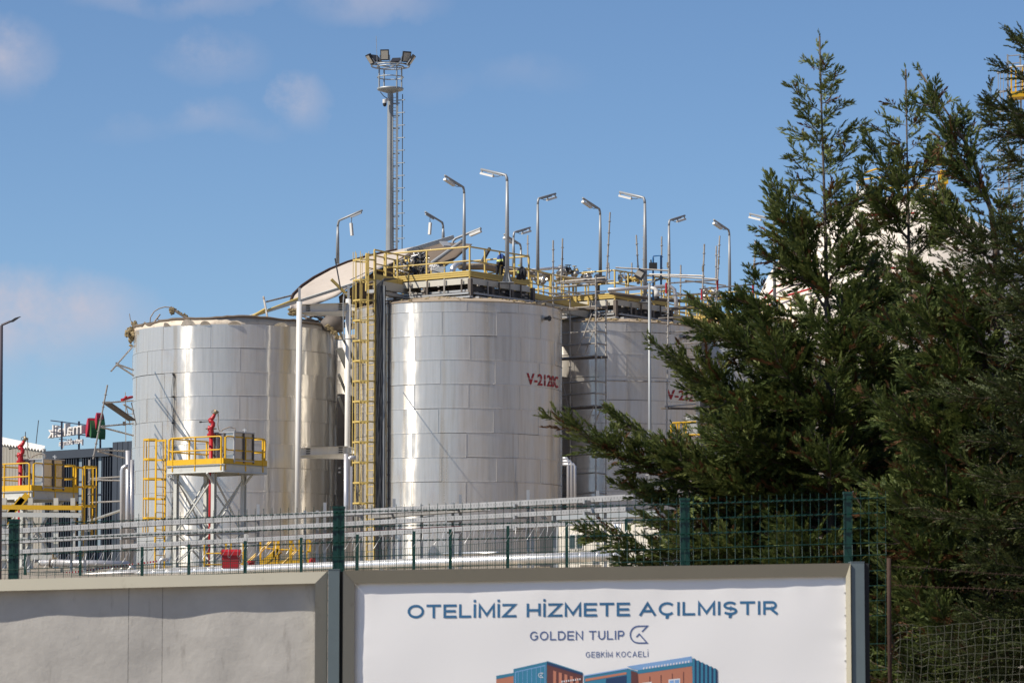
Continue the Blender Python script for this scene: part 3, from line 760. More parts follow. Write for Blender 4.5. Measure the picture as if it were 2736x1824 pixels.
single('steel_grating', m, 'mast_steel', 'grey steel grating propped up beside the crumpled plastic sheet', 'grating')

# ------------------------------------------------------------------ lamp posts on the tank tops
def lamp_post(px, base, top, Y, az, label, fixture='on', L=1.22, r=.055, gusset=False, tilt=15):
    """px at the top bend; az = arm direction; base/top in photo pixels"""
    pb = P(px, base, Y); pt = P(px, top, Y); pt = Vector((pb.x, pb.y, pt.z))
    t = thing('lamp_post', label, 'lamp post', pb, 'lamp posts on the tank tops')
    d = (az * math.cos(R(tilt)) + Z * math.sin(R(tilt))).normalized()
    bend = [pt - Z * .2, pt - Z * .08 + az * .015, pt + az * .06 + Z * .03, pt + d * .2 + Z * .02]
    end = pt + d * L + Z * .02
    part('pole', MB().path([pb, pb.lerp(pt, .6), pt - Z * .2], [r * 1.35, r * 1.1, r * .8], 10), 'lamp_steel', t, smooth=True)
    part('arm', MB().path(bend + [end], [r * .8] * 3 + [r * .75] * 2, 8), 'lamp_steel', t, smooth=True)
    side = d.cross(Z).normalized(); dn = side.cross(d) * -1
    if dn.z > 0: dn = -dn
    if fixture == 'on':
        fx = MB().bar(end - d * .62 + dn * .15, end - d * .02 + dn * .14, .115, .075, dn)
        part('luminaire', fx, 'white_paint', t)
        br = MB()
        for s_ in (.05, .57): br.bar(end - d * s_ + dn * .03, end - d * s_ + dn * .12, .04, .04, d)
        br.bar(end - d * 1.0 + dn * .05, end - d * .3 + dn * .05, .05, .03, dn)
        part('bracket', br, 'lamp_steel', t)
        part('lamp_cable', MB().path([end - d * .95 + dn * .05, end - d * .82 + dn * .12, end - d * .66 + dn * .14], .012, 5), 'cable', t)
    else:
        q = end - d * (.55 if fixture == 'hang' else .35)
        part('bracket', MB().bar(end - d * .6 + dn * .07, end - d * .05 + dn * .07, .06, .05, dn), 'lamp_steel', t)
        part('lamp_cable', MB().path([q + dn * .08, q - Z * .2 + d * .03, q - Z * .3], .012, 5), 'cable', t)
        part('luminaire', MB().bar(q - Z * .3, q - Z * .78 + az * .05, .1, .09, az), 'white_paint', t, label='white luminaire dangling from its cable')
    if gusset:
        g_ = MB(); g_.box(pb + Z * .02, .5, .5, .03)
        for k in range(4):
            e = Vector((math.cos(k * math.pi / 2 + .6), math.sin(k * math.pi / 2 + .6), 0))
            g_.prism([pb + e * .05 + Z * .03, pb + e * .22 + Z * .03, pb + e * .05 + Z * .5], e.cross(Z) * .015)
        part('base_plate', g_, 'lamp_steel', t)
    return t
lamp_post(1355, 757, 470, 121.6, V, 'lamp post with the tallest arm, standing outside the corner of the worker platform', gusset=True, r=.065)
lamp_post(1240, 745, 503, 122.5, -U, 'lamp post between the mast and the tallest lamp, arm rising steeply towards the viewer')
lamp_post(1437, 760, 532, 127.5, U, 'lamp post above the first walkway, short arm pointing away')
lamp_post(1372, 740, 622, 138, U, 'low lamp post behind the tallest one, short arm pointing away')
lamp_post(1392, 740, 655, 139, -U, 'low lamp post behind the tallest one, arm crossing its pole')
lamp_post(1184, 660, 597, 133, -U, 'short lamp post beside the mast, white luminaire dangling below its arm', 'hang2')
lamp_post(902, 705, 592, 127, -V, 'lamp post above the fallen roof, white luminaire dangling from its arm', 'hang')
lamp_post(1604, 745, 561, 129.8, -U, 'lamp post rising from the second walkway end, steep arm beside a scaffold pole')
lamp_post(1724, 810, 530, 129.2, V, 'lamp post with a floodlight at its foot, arm pointing left above the scaffold', gusset=True, r=.065)
lamp_post(1788, 790, 590, 135, U, 'lamp post crossed by a scaffold pole, short arm pointing away')
lamp_post(1950, 830, 617, 137.2, -U, 'lamp post left of the last one, steep arm rising towards the viewer')
lamp_post(2070, 830, 587, 136.8, V, 'lamp post just left of the conifer, arm pointing left over the white sphere', gusset=True)
# the fallen lamp
ft = thing('lamp_post', 'fallen lamp post lying askew over the folded roof, luminaire still fitted', 'lamp post', P(1150, 705, 124.5), 'lamp posts on the tank tops')
part('pole', MB().path([P(1150, 706, 124.5), P(1236, 643, 125)], [.085, .06], 10), 'lamp_steel', ft)
part('arm', MB().path([P(1209, 650, 125), P(1211, 643, 125), P(1218, 637, 125), P(1285, 610, 124.4)], .05, 8), 'lamp_steel', ft)
part('luminaire', MB().bar(P(1256, 629, 124.6), P(1285, 617, 124.4), .15, .09), 'white_paint', ft)
part('bracket', MB().bar(P(1252, 626, 124.7), P(1284, 613, 124.4), .05, .03), 'lamp_steel', ft)

# ------------------------------------------------------------------ floodlight mast
MD = 150.0
mb_ = P(1038, 1500, MD); mt = P(1043, 240, MD); mb_ = Vector((mt.x - .0, MD, gz(MD)))
mast = thing('floodlight_mast', 'tall grey mast carrying a ring of floodlights and a ladder, behind the tank platforms', 'mast', mb_)
part('mast_pole', MB().path([mb_, mt.lerp(mb_, .5), mt], [.30, .215, .125], 12), 'mast_steel', mast)
bz = P(1042, 240, MD).z
def mring(z, r, rt, name, m='mast_steel', c=mt):
    c = Vector((mt.x, mt.y, z)); part(name, MB().path([c + Vector((math.cos(k * math.pi / 12) * r, math.sin(k * math.pi / 12) * r, 0)) for k in range(24)], rt, 6, closed=True), m, mast)
part('basket_floor', MB().lathe(Vector((mt.x, mt.y, bz)), [(.2, -.14), (.58, -.02), (.6, .06), (.52, .08), (.3, .06)], 24), 'mast_steel', mast, smooth=True)
zt = P(1042, 180, MD).z
mring(zt, .6, .03, 'basket_ring'); mring((bz + zt) / 2 + .05, .58, .025, 'basket_ring'); mring(zt + .05, .86, .03, 'lamp_ring')
for k in range(4):
    a = k * math.pi / 2 + .55; e = Vector((math.cos(a), math.sin(a), 0)); c = Vector((mt.x, mt.y, 0))
    part('basket_post', MB().tube(c + e * .58 + Z * bz, c + e * .58 + Z * zt, .035, 8), 'mast_steel', mast)
    part('ring_bracket', MB().bar(c + Z * zt, c + e * .88 + Z * (zt + .05), .05, .04), 'mast_steel', mast)
for (px, py, fx, fy, tl, face) in ((990, 158, -.9, -.45, 35, 'l'), (1003, 157, -.5, .8, 50, 'l'), (1028, 147, -.1, -1, 15, 'l'), (1057, 163, .2, .9, 60, 'd'), (1086, 152, .35, -.9, 20, 'l'), (1099, 160, .95, -.1, 35, 'd')):
    c = P(px, py, MD - (.6 if fy < 0 else -.6)); d = Vector((fx, fy, 0)).normalized(); nrm = (d * math.cos(R(tl)) - Z * math.sin(R(tl))).normalized(); s_ = nrm.cross(Z).normalized(); u_ = s_.cross(nrm)
    if u_.z < 0: u_ = -u_
    fl = part('floodlight', MB().hexa(c, s_ * .19, nrm * .06, u_ * .24), 'flood_body', mast)
    ln = MB().hexa(c + nrm * .064, s_ * .155, nrm * .005, u_ * .19); part('lens', ln, 'lens', fl)
    yk = MB().bar(c - s_ * .22 - u_ * .3, c - s_ * .22, .03, .04, nrm); yk.bar(c + s_ * .22 - u_ * .3, c + s_ * .22, .03, .04, nrm); yk.bar(c - s_ * .22 - u_ * .3, c + s_ * .22 - u_ * .3, .03, .03, nrm); part('yoke', yk, 'mast_steel', fl)
part('lightning_rod', MB().tube(P(1008, 178, MD), P(1005, 97, MD), .012, 5), 'galvanised', mast)
cm = MB().bar(P(1038, 266, MD - .2), P(1030, 268, MD - .3), .08, .12); cm.tube(P(1028, 266, MD - .3), P(1028, 276, MD - .3), .1, 10)
cc = part('camera_housing', cm, 'white_paint', mast); part('camera_dome', MB().blob(P(1028, 279, MD - .3), .09, .09, .11, 10, 7), 'black_rubber', cc)
part('feed_cable', MB().path([P(1016, 246, MD - .4), P(1026, 258, MD - .4), P(1036, 264, MD - .2)], .02, 6), 'cable', mast)
# ladder beside the mast
lt = P(1056, 250, MD - .1); lx = (P(1061, 400, MD) - P(1049, 400, MD)).x
zlo = P(1055, 700, MD).z - 1.5
for dx, rr in ((0, .025), (lx, .025)): part('stile', MB().tube(Vector((lt.x - .1 + dx, MD - .1, zlo)), Vector((lt.x - .1 + dx, MD - .1, P(0, 256, MD).z)), rr, 6), 'mast_steel', mast)
part('ladder_rail', MB().bar(Vector((lt.x + .09, MD - .15, zlo)), Vector((lt.x + .09, MD - .15, P(0, 245, MD).z)), .1, .08, Yv), 'mast_steel', mast)
part('guard_bar', MB().tube(Vector((P(1076, 300, MD).x, MD - .3, zlo)), Vector((P(1076, 300, MD).x, MD - .3, P(0, 255, MD).z)), .022, 6), 'dark_steel', mast)
nr = 60; z1 = P(0, 262, MD).z
for i in range(nr):
    z = zlo + (z1 - zlo) * i / (nr - 1); part('rung', MB().tube(Vector((lt.x - .1, MD - .1, z)), Vector((lt.x - .1 + lx, MD - .1, z)), .013, 5), 'mast_steel', mast)
for i in range(13):
    z = P(0, 270 + i * 33.5, MD).z; a = Vector((lt.x + .1, MD - .15, z)); b = Vector((P(1082, 300, MD).x, MD - .45, z - .02))
    part('guard_hoop', MB().bar(a, b, .05, .04).bar(Vector((mt.x, MD, z - .12)), Vector((lt.x + .2, MD - .1, z - .12)), .04, .05), 'mast_steel', mast)

# ------------------------------------------------------------------ caged ladders
def caged_ladder(name, label, base, ht, t_, n_, w_=.45, cage_from=2.2, m='pale_yellow', hoop_gap=.725, depth=.72, nb=5, top_ext=.92):
    """t_ along the rungs, n_ out of the cage; base is the foot centre"""
    t = thing(name, label, 'ladder', base)
    for s_ in (-1, 1): part('stile', MB().bar(base + t_ * s_ * w_ / 2, base + t_ * s_ * w_ / 2 + Z * (ht + top_ext), .07, .03, t_), m, t)
    rg = mesh_of('rung', MB().tube(-t_ * w_ / 2, t_ * w_ / 2, .016, 6), m, Vector((0, 0, 0)))
    for i in range(int(ht / .29)): inst('rung', rg, t, Matrix.Translation(Z * (.2 + i * .29)))
    hm = MB(); cc = n_ * (depth * .42); hw = .38
    pts = [-t_ * w_ / 2, -t_ * hw + n_ * .15, -t_ * hw + n_ * .4, -t_ * .22 + n_ * .66, n_ * depth, t_ * .22 + n_ * .66, t_ * hw + n_ * .4, t_ * hw + n_ * .15, t_ * w_ / 2]
    for a, b in zip(pts, pts[1:]): hm.bar(a, b, .018, .055)
    hp = mesh_of('hoop', hm, m, Vector((0, 0, 0))); k = 0; z = cage_from
    while z <= ht + top_ext + .01: inst('hoop', hp, t, Matrix.Translation(Z * z)); z += hoop_gap; k += 1
    for q in pts[1:-1][::(1 if nb > 5 else 1)]:
        part('cage_bar', MB().bar(base + q + Z * cage_from, base + q + Z * (ht + top_ext), .024, .014, n_), m, t)
    return t
nL = Vector((-.78, -.62, 0)).normalized(); tL = Vector((.62, -.78, 0)).normalized()
lb = P(990, 1500, 120.3); lb.z = gz(120)
caged_ladder('caged_ladder', 'tall pale yellow caged ladder climbing the left side of tank V-2120C', lb, ZF - lb.z - .1, tL, nL)
# vertical cable bundle beside it
cb = thing('cable_riser', 'dark bundle of cables running down beside the tall caged ladder', 'cables', (lb.x + .4, 119.9, lb.z))
x0 = P(1005, 1000, 119.9).x
z_lo, z_hi = gz(119), P(1010, 762, 119.9).z
part('riser_tray', MB().bar(Vector((x0 + .27, 120.0, z_lo)), Vector((x0 + .27, 120.0, z_hi)), .06, .2, Yv), 'mast_steel', cb)
part('riser_tray', MB().bar(Vector((x0 + .16, 120.06, z_lo)), Vector((x0 + .16, 120.06, z_hi)), .34, .02, Yv), 'dark_steel', cb)
for k in range(9):
    xx = x0 + .02 + k * .025; pts = [Vector((xx + rnd.uniform(-.012, .012), 119.92 - rnd.uniform(0, .05), z_lo + (z_hi - z_lo) * i / 24)) for i in range(25)]
    pts.append(P(1018 + k, 752 - k, 119.95)); pts.append(P(1060, 744, 121))
    part('cable', MB().path(pts, .014, 5), 'cable', cb)
rd = MB(); xr = cyl(CC, math.asin(-.645), 0).x; yr = cyl(CC, math.asin(-.645), 0, RT + .06).y
rd.tube(Vector((xr, yr, gz(119))), Vector((xr, yr, ZC + .1)), .025, 6)
for k in range(13): rd.box(Vector((xr, yr, ZC - .1 - k * HC)), .08, .08, .05)
single('shell_conduit', rd, 'dark_steel', 'thin grey conduit clipped to the shell right of the dark cable bundle', 'conduit')
m = MB().bar(Vector((P(1037, 900, 119.9).x, 120.45, gz(119))), Vector((P(1037, 900, 119.9).x, 120.45, ZC)), .3, .06, Yv)
single('shell_strip', m, 'brown_steel', 'dark vertical strip on the shell behind the conduit', 'cover')  # plain dark bar upright against the shell
# ------------------------------------------------------------------ white pipe bridge frame between the tanks
fr = thing('pipe_bridge_frame', 'white steel frame of two round columns and cross beams between the first two tanks', 'steel frame', P(800, 1500, 120))
ZG = gz(116)
c1 = P(800, 806, 120.3); c2 = P(931, 799, 121.6)
for c in (c1, c2):
    part('column', MB().path([Vector((c.x - .03, c.y, ZG)), c], .1, 16), 'white_paint', fr, smooth=True)
    part('upright', MB().bar(c, c + Z * .5, .09, .05, Yv), 'galvanised', fr)
for (ya, yb, h) in ((824, 820, .3), (1206, 1201, .27)):
    a = P(803, ya, 120.3); b = P(929, yb, 121.6)
    part('cross_beam', MB().beam(a, b, .18, h), 'white_paint', fr)
    part('cross_beam', MB().beam(a + Z * -.12, P(936, yb + 18, 123), .16, .22), 'white_paint', fr)
    part('cross_beam', MB().beam(b, P(948, yb + 3, 121.5), .16, .22), 'white_paint', fr)
    for s_ in (.13, .82):
        bl = MB()
        for i in range(4):
            for j in range(3): bl.box(a.lerp(b, s_ + i * .022) + Z * (.08 - j * .08) - Yv * .03, .035, .07, .03)
        part('bolts', bl, 'dark_steel', fr, kind='stuff')
m = MB().path([P(918, 792, 117), P(917, 820, 117), P(918, 905, 117), P(955, 907, 119)], .02, 6); m.path([P(919, 800, 117), P(919, 785, 117), P(931, 786, 117)], .02, 6); m.box(P(920, 900, 117), .06, .06, .2)
part('hanging_rod', m, 'mast_steel', fr)
# jumble of dark steel under the fallen roof, above the hidden tank
jt = thing('collapsed_steel', 'jumble of dark bent steel and torn sheet under the fallen roof between the tanks', 'wreckage', P(880, 850, 124))
r = random.Random(5)
for k, mm in enumerate(('dark_steel', 'galvanised', 'brown_steel', 'roof_dust')):
    w_ = MB()
    for _ in range((34, 14, 22, 10)[k]):
        q = P(r.uniform(800, 1000), r.uniform(836, 885), 124 + r.random() * 3); d = Vector((r.gauss(0, 1), r.gauss(0, .8), r.gauss(0, .35))).normalized(); L = r.uniform(.15, .6)
        w_.bar(q - d * L, q + d * L, r.uniform(.03, .16), r.uniform(.02, .06))
    part('bent_steel', w_, mm, jt, kind='stuff')
m = MB().lathe(P(888, 864, 123.5), [(.02, .32), (.25, .26), (.42, .08), (.46, -.1), (.4, -.3)], 20); part('manway_cover', m, 'brown_steel', jt, smooth=True)  # shade on the grey manway is put into its dark brown colour
w_ = MB()
for i in range(4): w_.bar(P(905, 880 + i * 60, 124), P(945, 960 + i * 70, 126), .08, .08)
w_.bar(P(906, 930, 123.5), P(935, 985, 124), .3, .05)
part('fallen_brace', w_, 'grey_paint', jt)
# pipes coming down between the tanks
for (pts, rr, lab) in (([(925, 1212, 117.5), (925, 1505, 117.5)], .085, 'straight pipe'), ([(950, 1222, 118), (938, 1222, 118), (931, 1228, 118), (930, 1240, 118), (930, 1505, 118)], .085, 'gooseneck pipe'), ([(937, 1245, 119), (937, 1505, 119)], .07, 'thin pipe')):
    single('insulated_pipe', MB().path([P(*q) for q in pts], rr, 12), 'pipe_white', f'white {lab} running down beside the right white column', 'pipe', 'white pipes between the first two tanks', smooth=True)
m = MB()
for y in (1252, 1263): m.disc(P(909, y, 119), V, .06, .1, 10); m.tube(P(905, y, 120), P(912, y, 118.8), .03, 8)
single('hose_coupling', m, 'black_rubber', 'two dark couplings left of the white pipes, low between the tanks', 'couplings')

# ------------------------------------------------------------------ fire monitor towers
def monitor_tower(name, label, corner, zf, ladder_dir, lab_b):
    """corner = deck corner nearest the viewer"""
    zb = gz(corner.y); t = thing(name, label, 'platform', (corner.x, corner.y, zb), 'fire monitor towers')
    LU, LV = 2.1, 2.35; f = lambda p, z: Vector((p.x, p.y, z))
    c0, cu, cv, cx = corner, corner + U * LU, corner + V * LV, corner + U * LU + V * LV
    for (a, b, n) in ((c0, cu, 2), (c0, cv, 2), (cv, cx, 2), (cu, cx, 2)):
        a, b = f(a, zf), f(b, zf); d = (b - a).normalized(); q = d * .09
        # each rail is one rounded loop
        lp = []
        for (pp, s1) in ((a + q + Z * .84, 0), (b - q + Z * .84, 1), (b - q + Z * .42, 2), (a + q + Z * .42, 3)):
            e1, e2 = [(-Z, d), (-d, -Z), (Z, -d), (d, Z)][s1]; lp += [pp + e1 * .09, pp + (e1 + e2) * .025, pp + e2 * .09]
        part('hand_rail', MB().path(lp, .024, 8, closed=True), 'yellow_paint', t, smooth=True)
        part('toe_board', MB().bar(a + Z * .07, b + Z * .07, .02, .17), 'yellow_paint', t)
        for i in range(n + 1):
            p = a.lerp(b, (.04, .5, .9)[i] if n == 2 else i / n); part('rail_post', MB().bar(p - Z * .22, p + Z * .82, .05, .04, d), 'yellow_paint', t)
        part('edge_beam', MB().beam(a - Z * .16, b - Z * .16, .1, .24), 'grey_paint', t)
    part('deck', MB().prism([f(c0, zf - .03), f(cu, zf - .03), f(cx, zf - .03), f(cv, zf - .03)], Z * .03), 'grey_paint', t)
    l0 = c0 + U * .27 + V * .62; legs = [l0, l0 + U * 1.43, l0 + U * 1.43 + V * 1.57, l0 + V * 1.57]
    for q in legs:
        lg = part('leg', MB().beam(f(q, zb), f(q, zf - .29), .13, .13, .018, U), 'grey_paint', t)
        part('base_plate', MB().box(f(q, zb + .02), .3, .3, .04), 'grey_paint', lg)
    H = zf - zb
    for i in range(4):
        a, b = legs[i], legs[(i + 1) % 4]; d = (b - a).normalized()
        for (z0, z1) in ((zf - .5, zf - 2.05), (zf - 2.15, zb + .2)):
            part('brace', MB().bar(f(a, z0) + d * .08, f(b, z1) - d * .08, .055, .04), 'grey_paint', t)
            part('brace', MB().bar(f(b, z0) - d * .08, f(a, z1) + d * .08, .05, .04), 'grey_paint', t)
        part('cross_beam', MB().beam(f(a, zf - 2.1), f(b, zf - 2.1), .1, .15), 'grey_paint', t)
        part('knee_brace', MB().bar(f(a, zf - .62), f(a, zf - .3) + (a - b).normalized() * .34, .06, .06), 'grey_paint', t)
    # ladder with cage
    if ladder_dir < 0: lbp = cv - V * .35 + V * .62; t_, n_ = U, V
    else: lbp = cu + U * .12 + V * .05; t_, n_ = V, U
    lbp = f(lbp, zb)
    ly = 'yellow_paint'
    for s_ in (-1, 1): part('ladder_stile', MB().bar(lbp + t_ * s_ * .22, lbp + t_ * s_ * .22 + Z * (H + .84), .06, .03, t_), ly, t)
    rg = mesh_of('ladder_rung', MB().tube(-t_ * .22, t_ * .22, .014, 6), ly, Vector((0, 0, 0))); base = lbp - ORG[t.name]
    for i in range(int(H / .27)): inst('ladder_rung', rg, t, Matrix.Translation(base + Z * (.15 + i * .27)))
    pts = [-t_ * .22, -t_ * .34 + n_ * .2, -t_ * .3 + n_ * .45, n_ * .62, t_ * .3 + n_ * .45, t_ * .34 + n_ * .2, t_ * .22]
    hm = MB()
    for a, b in zip(pts, pts[1:]): hm.bar(a, b, .02, .06)
    hp = mesh_of('cage_hoop', hm, ly, Vector((0, 0, 0))); z = H + .82
    while z > 1.0: inst('cage_hoop', hp, t, Matrix.Translation(base + Z * z)); z -= .62
    for q in pts[1:-1]: part('cage_bar', MB().bar(lbp + q + Z * 1.0, lbp + q + Z * (H + .84), .03, .016, n_), ly, t)
    # standpipe and monitor
    mt_ = thing('fire_monitor', f'red fire water monitor on its red riser, {lab_b}', 'fire monitor', f(c0 + U * .3 + V * .78, zb), 'red fire monitors')
    rp = f(c0 + U * .3 + V * .78, 0); zt_ = zf + .92
    part('riser', MB().tube(f(rp, zb), f(rp, zt_), .065, 12), 'red_paint', mt_, smooth=True)
    m_ = MB().disc(f(rp, zt_), Z, .13, .07, 14); m_.disc(f(rp, zt_ + .09), Z, .09, .1, 12); part('flange', m_, 'red_paint', mt_)
    part('swivel_plate', MB().box(f(rp, zt_ + .19), .34, .07, .04, X, Yv, Z), 'brass', mt_)
    L_ = -V if ladder_dir < 0 else -V
    a = Vector((1, 0, 0)); q = f(rp, zt_)
    Zs, as_ = Z * .64, a * .64
    part('neck', MB().path([q + Zs * .17, q + Zs * .26, q + Zs * .31 - as_ * .04, q + Zs * .32 - as_ * .16], .085, 10), 'red_paint', mt_, smooth=True)
    part('bend', MB().path([q + Zs * .3 - as_ * .12, q + Zs * .36 + as_ * .02, q + Zs * .45 + as_ * .09, q + Zs * .57 + as_ * .1, q + Zs * .66 + as_ * .02, q + Zs * .68 - as_ * .1], .07, 10), 'red_paint', mt_, smooth=True)
    part('barrel', MB().path([q + Zs * .68 - as_ * .12, q + Zs * .82 + as_ * .06, q + Zs * .92 + as_ * .12, q + Zs * 1.02 + as_ * .16], [.06, .065, .06, .05], 10), 'red_paint', mt_, smooth=True)
    part('nozzle', MB().path([q + Zs * 1.0 + as_ * .15, q + Zs * 1.1 + as_ * .21, q + Zs * 1.2 + as_ * .27], [.05, .06, .09], 10), 'brass', mt_, smooth=True)
    part('handle', MB().tube(q + Zs * .66 - as_ * .1, q + Zs * .63 - as_ * .5, .014, 6).tube(q + Zs * .635 - as_ * .46, q + Zs * .63 - as_ * .58, .03, 6), 'black_rubber', mt_)
    part('hand_wheel', MB().path([q + Zs * (1.13 + .08 * math.sin(k * .7854)) + as_ * (.12 + .1 * math.cos(k * .7854)) for k in range(8)], .012, 5, closed=True), 'brass', mt_)
    bx0 = c0 + U * .5 + V * .0
    part('foam_hose', MB().path([q + Zs * 1.18 + as_ * .25, q + Zs * 1.1 + as_ * .33, q + Zs * .8 + as_ * .35, q + Zs * .5 + as_ * .32, q + Zs * .25 + as_ * .37, q + Zs * .12 + as_ * .48], .018, 6), 'hose', mt_)
    # foam tank
    bt = thing('foam_tank', f'square stainless box tank with dark seams, on the deck {lab_b}', 'tank', f(bx0, zf), 'stainless foam tanks')
    s1, s2, h = .9, .8, .86
    c = f(bx0 + U * s1 / 2 + V * s2 / 2, zf + .12 + h / 2)
    part('body', MB().box(c, s1, s2, h, U, V), 'stainless_box', bt)
    for (i, j) in ((-1, -1), (-1, 0), (-1, 1), (0, -1), (1, -1), (1, 1)):
        part('seam_post', MB().box(c + U * i * (s1 / 2 + .01) + V * j * (s2 / 2 + .01) - Z * .03, .05, .05, h + .12, U, V), 'brown_steel' if (i, j) != (-1, -1) else 'galvanised', bt)
    for zz in (-h / 2 - .02, h / 2 + .01): part('rim', MB().box(c + Z * zz, s1 + .09, s2 + .09, .035, U, V), 'galvanised', bt)
    for sg in ():
        part('side_dish', MB().blob(c - U * s1 / 2 + V * sg * s2 * .25, .016, .16, .32, 14, 8), 'stainless_box', bt, smooth=True)
        part('side_dish', MB().blob(c - V * s2 / 2 + U * sg * s1 * .25, .17, .016, .32, 14, 8), 'stainless_box', bt, smooth=True)
    tp = c + Z * h / 2
    part('vent_pipe', MB().tube(tp - V * .3 + U * .2, tp - V * .3 + U * .2 + Z * .16, .03, 8).bar(tp - V * .36 + U * .2 + Z * .1, tp - V * .2 + U * .2 + Z * .12, .03), 'galvanised', bt)
    part('hose_loop', MB().path([tp + V * .38 - U * .2, tp + V * .3 - U * .2 + Z * .12, tp + V * .12 - U * .1 + Z * .2, tp - V * .05 + Z * .17, tp - V * .09 + Z * .02], .018, 6), 'hose', bt)
    part('drain_valve', MB().disc(c - U * (s1 / 2 + .06) + V * .16 - Z * .02, U, .05, .1, 8).tube(c - U * (s1 / 2 + .08) + V * .16, c - U * (s1 / 2 + .08) + V * .16 - Z * .16, .03, 8), 'dark_steel', bt)
    return t
k1 = P(597, 1236, 105)
monitor_tower('monitor_tower', 'grey steel tower with yellow railed deck in front of the roofless tank', k1, k1.z, -1, 'before the roofless tank')
k2 = P(84, 1308, 105)
monitor_tower('monitor_tower', 'grey steel tower with yellow railed deck at the left edge beside the dark building', k2, k2.z, 1, 'by the shed')

# ------------------------------------------------------------------ yellow stair and rails at the ground
st = thing('steel_stair', 'yellow crossover stair with railings at the foot of the roofless tank', 'stairs', P(720, 1512, 100))
ya = 'yellow_paint'
for (dy, lab) in ((0, 0), (.6, 1)):
    o = Vector((0, dy, 0))
    part('stringer', MB().bar(P(692, 1510, 100) + o, P(745, 1470, 100) + o, .05, .16), ya, st)
    part('stair_rail', MB().path([P(690, 1495, 100) + o, P(692, 1474, 100) + o, P(728, 1438, 100) + o, P(820, 1438, 100) + o, P(827, 1444, 100) + o, P(827, 1470, 100) + o, P(800, 1474, 100) + o], .026, 6), ya, st)
    part('stair_rail', MB().path([P(660, 1500, 100) + o, P(702, 1462, 100) + o, P(733, 1466, 100) + o, P(772, 1468, 100) + o, P(826, 1472, 100) + o], .022, 6), ya, st)
    part('stair_rail', MB().path([P(693, 1508, 100) + o, P(740, 1462, 100) + o], .022, 6), ya, st)
    part('stair_rail', MB().path([P(752, 1508, 100) + o, P(790, 1470, 100) + o, P(775, 1440, 100) + o], .022, 6), ya, st)
    part('kick_plate', MB().bar(P(700, 1506, 100) + o, P(828, 1500, 100) + o, .02, .16), ya, st)
    for x in (692, 732, 741, 775, 816, 800): part('stair_post', MB().bar(P(x, 1508, 100) + o, P(x, 1440, 100) + o, .05, .05, X), ya, st)
for i in range(6): part('tread', MB().bar(P(696 + i * 9, 1508 - i * 7, 100), P(696 + i * 9, 1508 - i * 7, 100) + Yv * .6, .2, .03), ya, st)
s2 = thing('steel_railing', 'low yellow railing between the fire monitor tower and the red bin', 'railing', P(560, 1512, 99))
for x in (546, 604, 617, 650): part('rail_post', MB().bar(P(x, 1515, 99), P(x, 1448, 99), .05, .05, X), ya, s2)
for y in (1450, 1478, 1508): part('rail', MB().tube(P(544, y, 99), P(655, y - 2, 99), .024, 6), ya, s2)
# red bin
bn = thing('red_bin', 'red plastic bin with rounded lid by the foot of the fire monitor tower', 'bin', P(618, 1520, 86))
c = P(618, 1518, 86)
part('body', MB().add([c + Vector((sx * w_, sy * .22, z)) for (w_, z) in ((.215, 0), (.225, .33)) for sx, sy in ((-1, -1), (1, -1), (1, 1), (-1, 1))], [(3, 2, 1, 0), (4, 5, 6, 7), (0, 1, 5, 4), (1, 2, 6, 5), (2, 3, 7, 6), (3, 0, 4, 7)]), 'red_paint', bn)
lidm = MB(); prof = [(-.25, .33), (-.25, .42), (-.2, .475), (0, .49), (.2, .485), (.25, .43), (.25, .33)]
lidm.prism([c + Vector((-.24, y, z)) for y, z in prof], X * .48); part('lid', lidm, 'red_paint', bn)
part('lid_edge', MB().box(c + Z * .345, .5, .52, .03), 'red_paint', bn)
hy = thing('hydrant', 'small red hydrant valve half hidden by the yellow stair', 'hydrant', P(672, 1522, 98)); part('hose_outlet', MB().tube(P(835, 1500, 98), P(840, 1500, 97.8), .12, 10), 'red_paint', hy); m = MB().tube(P(672, 1500, 98), P(672, 1518, 98), .05, 8); m.disc(P(672, 1500, 98), Z, .12, .05, 10); m.tube(P(664, 1506, 98), P(680, 1506, 98), .08, 8); part('valve_body', m, 'red_paint', hy)


# ------------------------------------------------------------------ cable rack
rk = thing('cable_rack', 'rack of long galvanised cable trays on posts behind the green fence', 'cable rack', P(820, 1530, 88))
def tray(p, q, h, name='cable_tray', m='tray'):
    d = (q - p).normalized(); L = (q - p).length
    n = max(1, int(L / 3)); me = MB(); uvs = []
    nrm = Vector((d.y, -d.x, 0)).normalized()
    if nrm.y > 0: nrm = -nrm
    for i in range(n):
        a = p + (q - p) * i / n; b = p + (q - p) * (i + 1) / n
        o_ = len(me.v)
        for (w_, z) in ((0, -h / 2), (0, h / 2), (-.3, -h / 2), (-.3, h / 2), (0.012, h / 2), (0.012, h / 2 - .012)):
            pass
        me.hexa((a + b) / 2 + nrm * .0, (b - a) / 2 * .998, nrm * .008, Z * h / 2)
        me.hexa((a + b) / 2 - nrm * .15 - Z * (h / 2 - .006), (b - a) / 2 * .998, nrm * .14, Z * .006)
        me.hexa((a + b) / 2 - nrm * .3, (b - a) / 2 * .998, nrm * .008, Z * h / 2)
    o = part(name, me, m, rk)
    uvl = o.data.uv_layers.new(name='UVMap'); off = ORG[rk.name]
    for poly in o.data.polygons:
        for li in poly.loop_indices:
            co = o.data.vertices[o.data.loops[li].vertex_index].co + off
            uvl.data[li].uv = ((co - p).dot(d), (co.z - (p + (q - p) * ((co - p).dot(d) / L)).z) / h + .5)
    return o
DL, DR = 94.0, 80.0
def rk_y(x): return DL + (DR - DL) * x / 1670
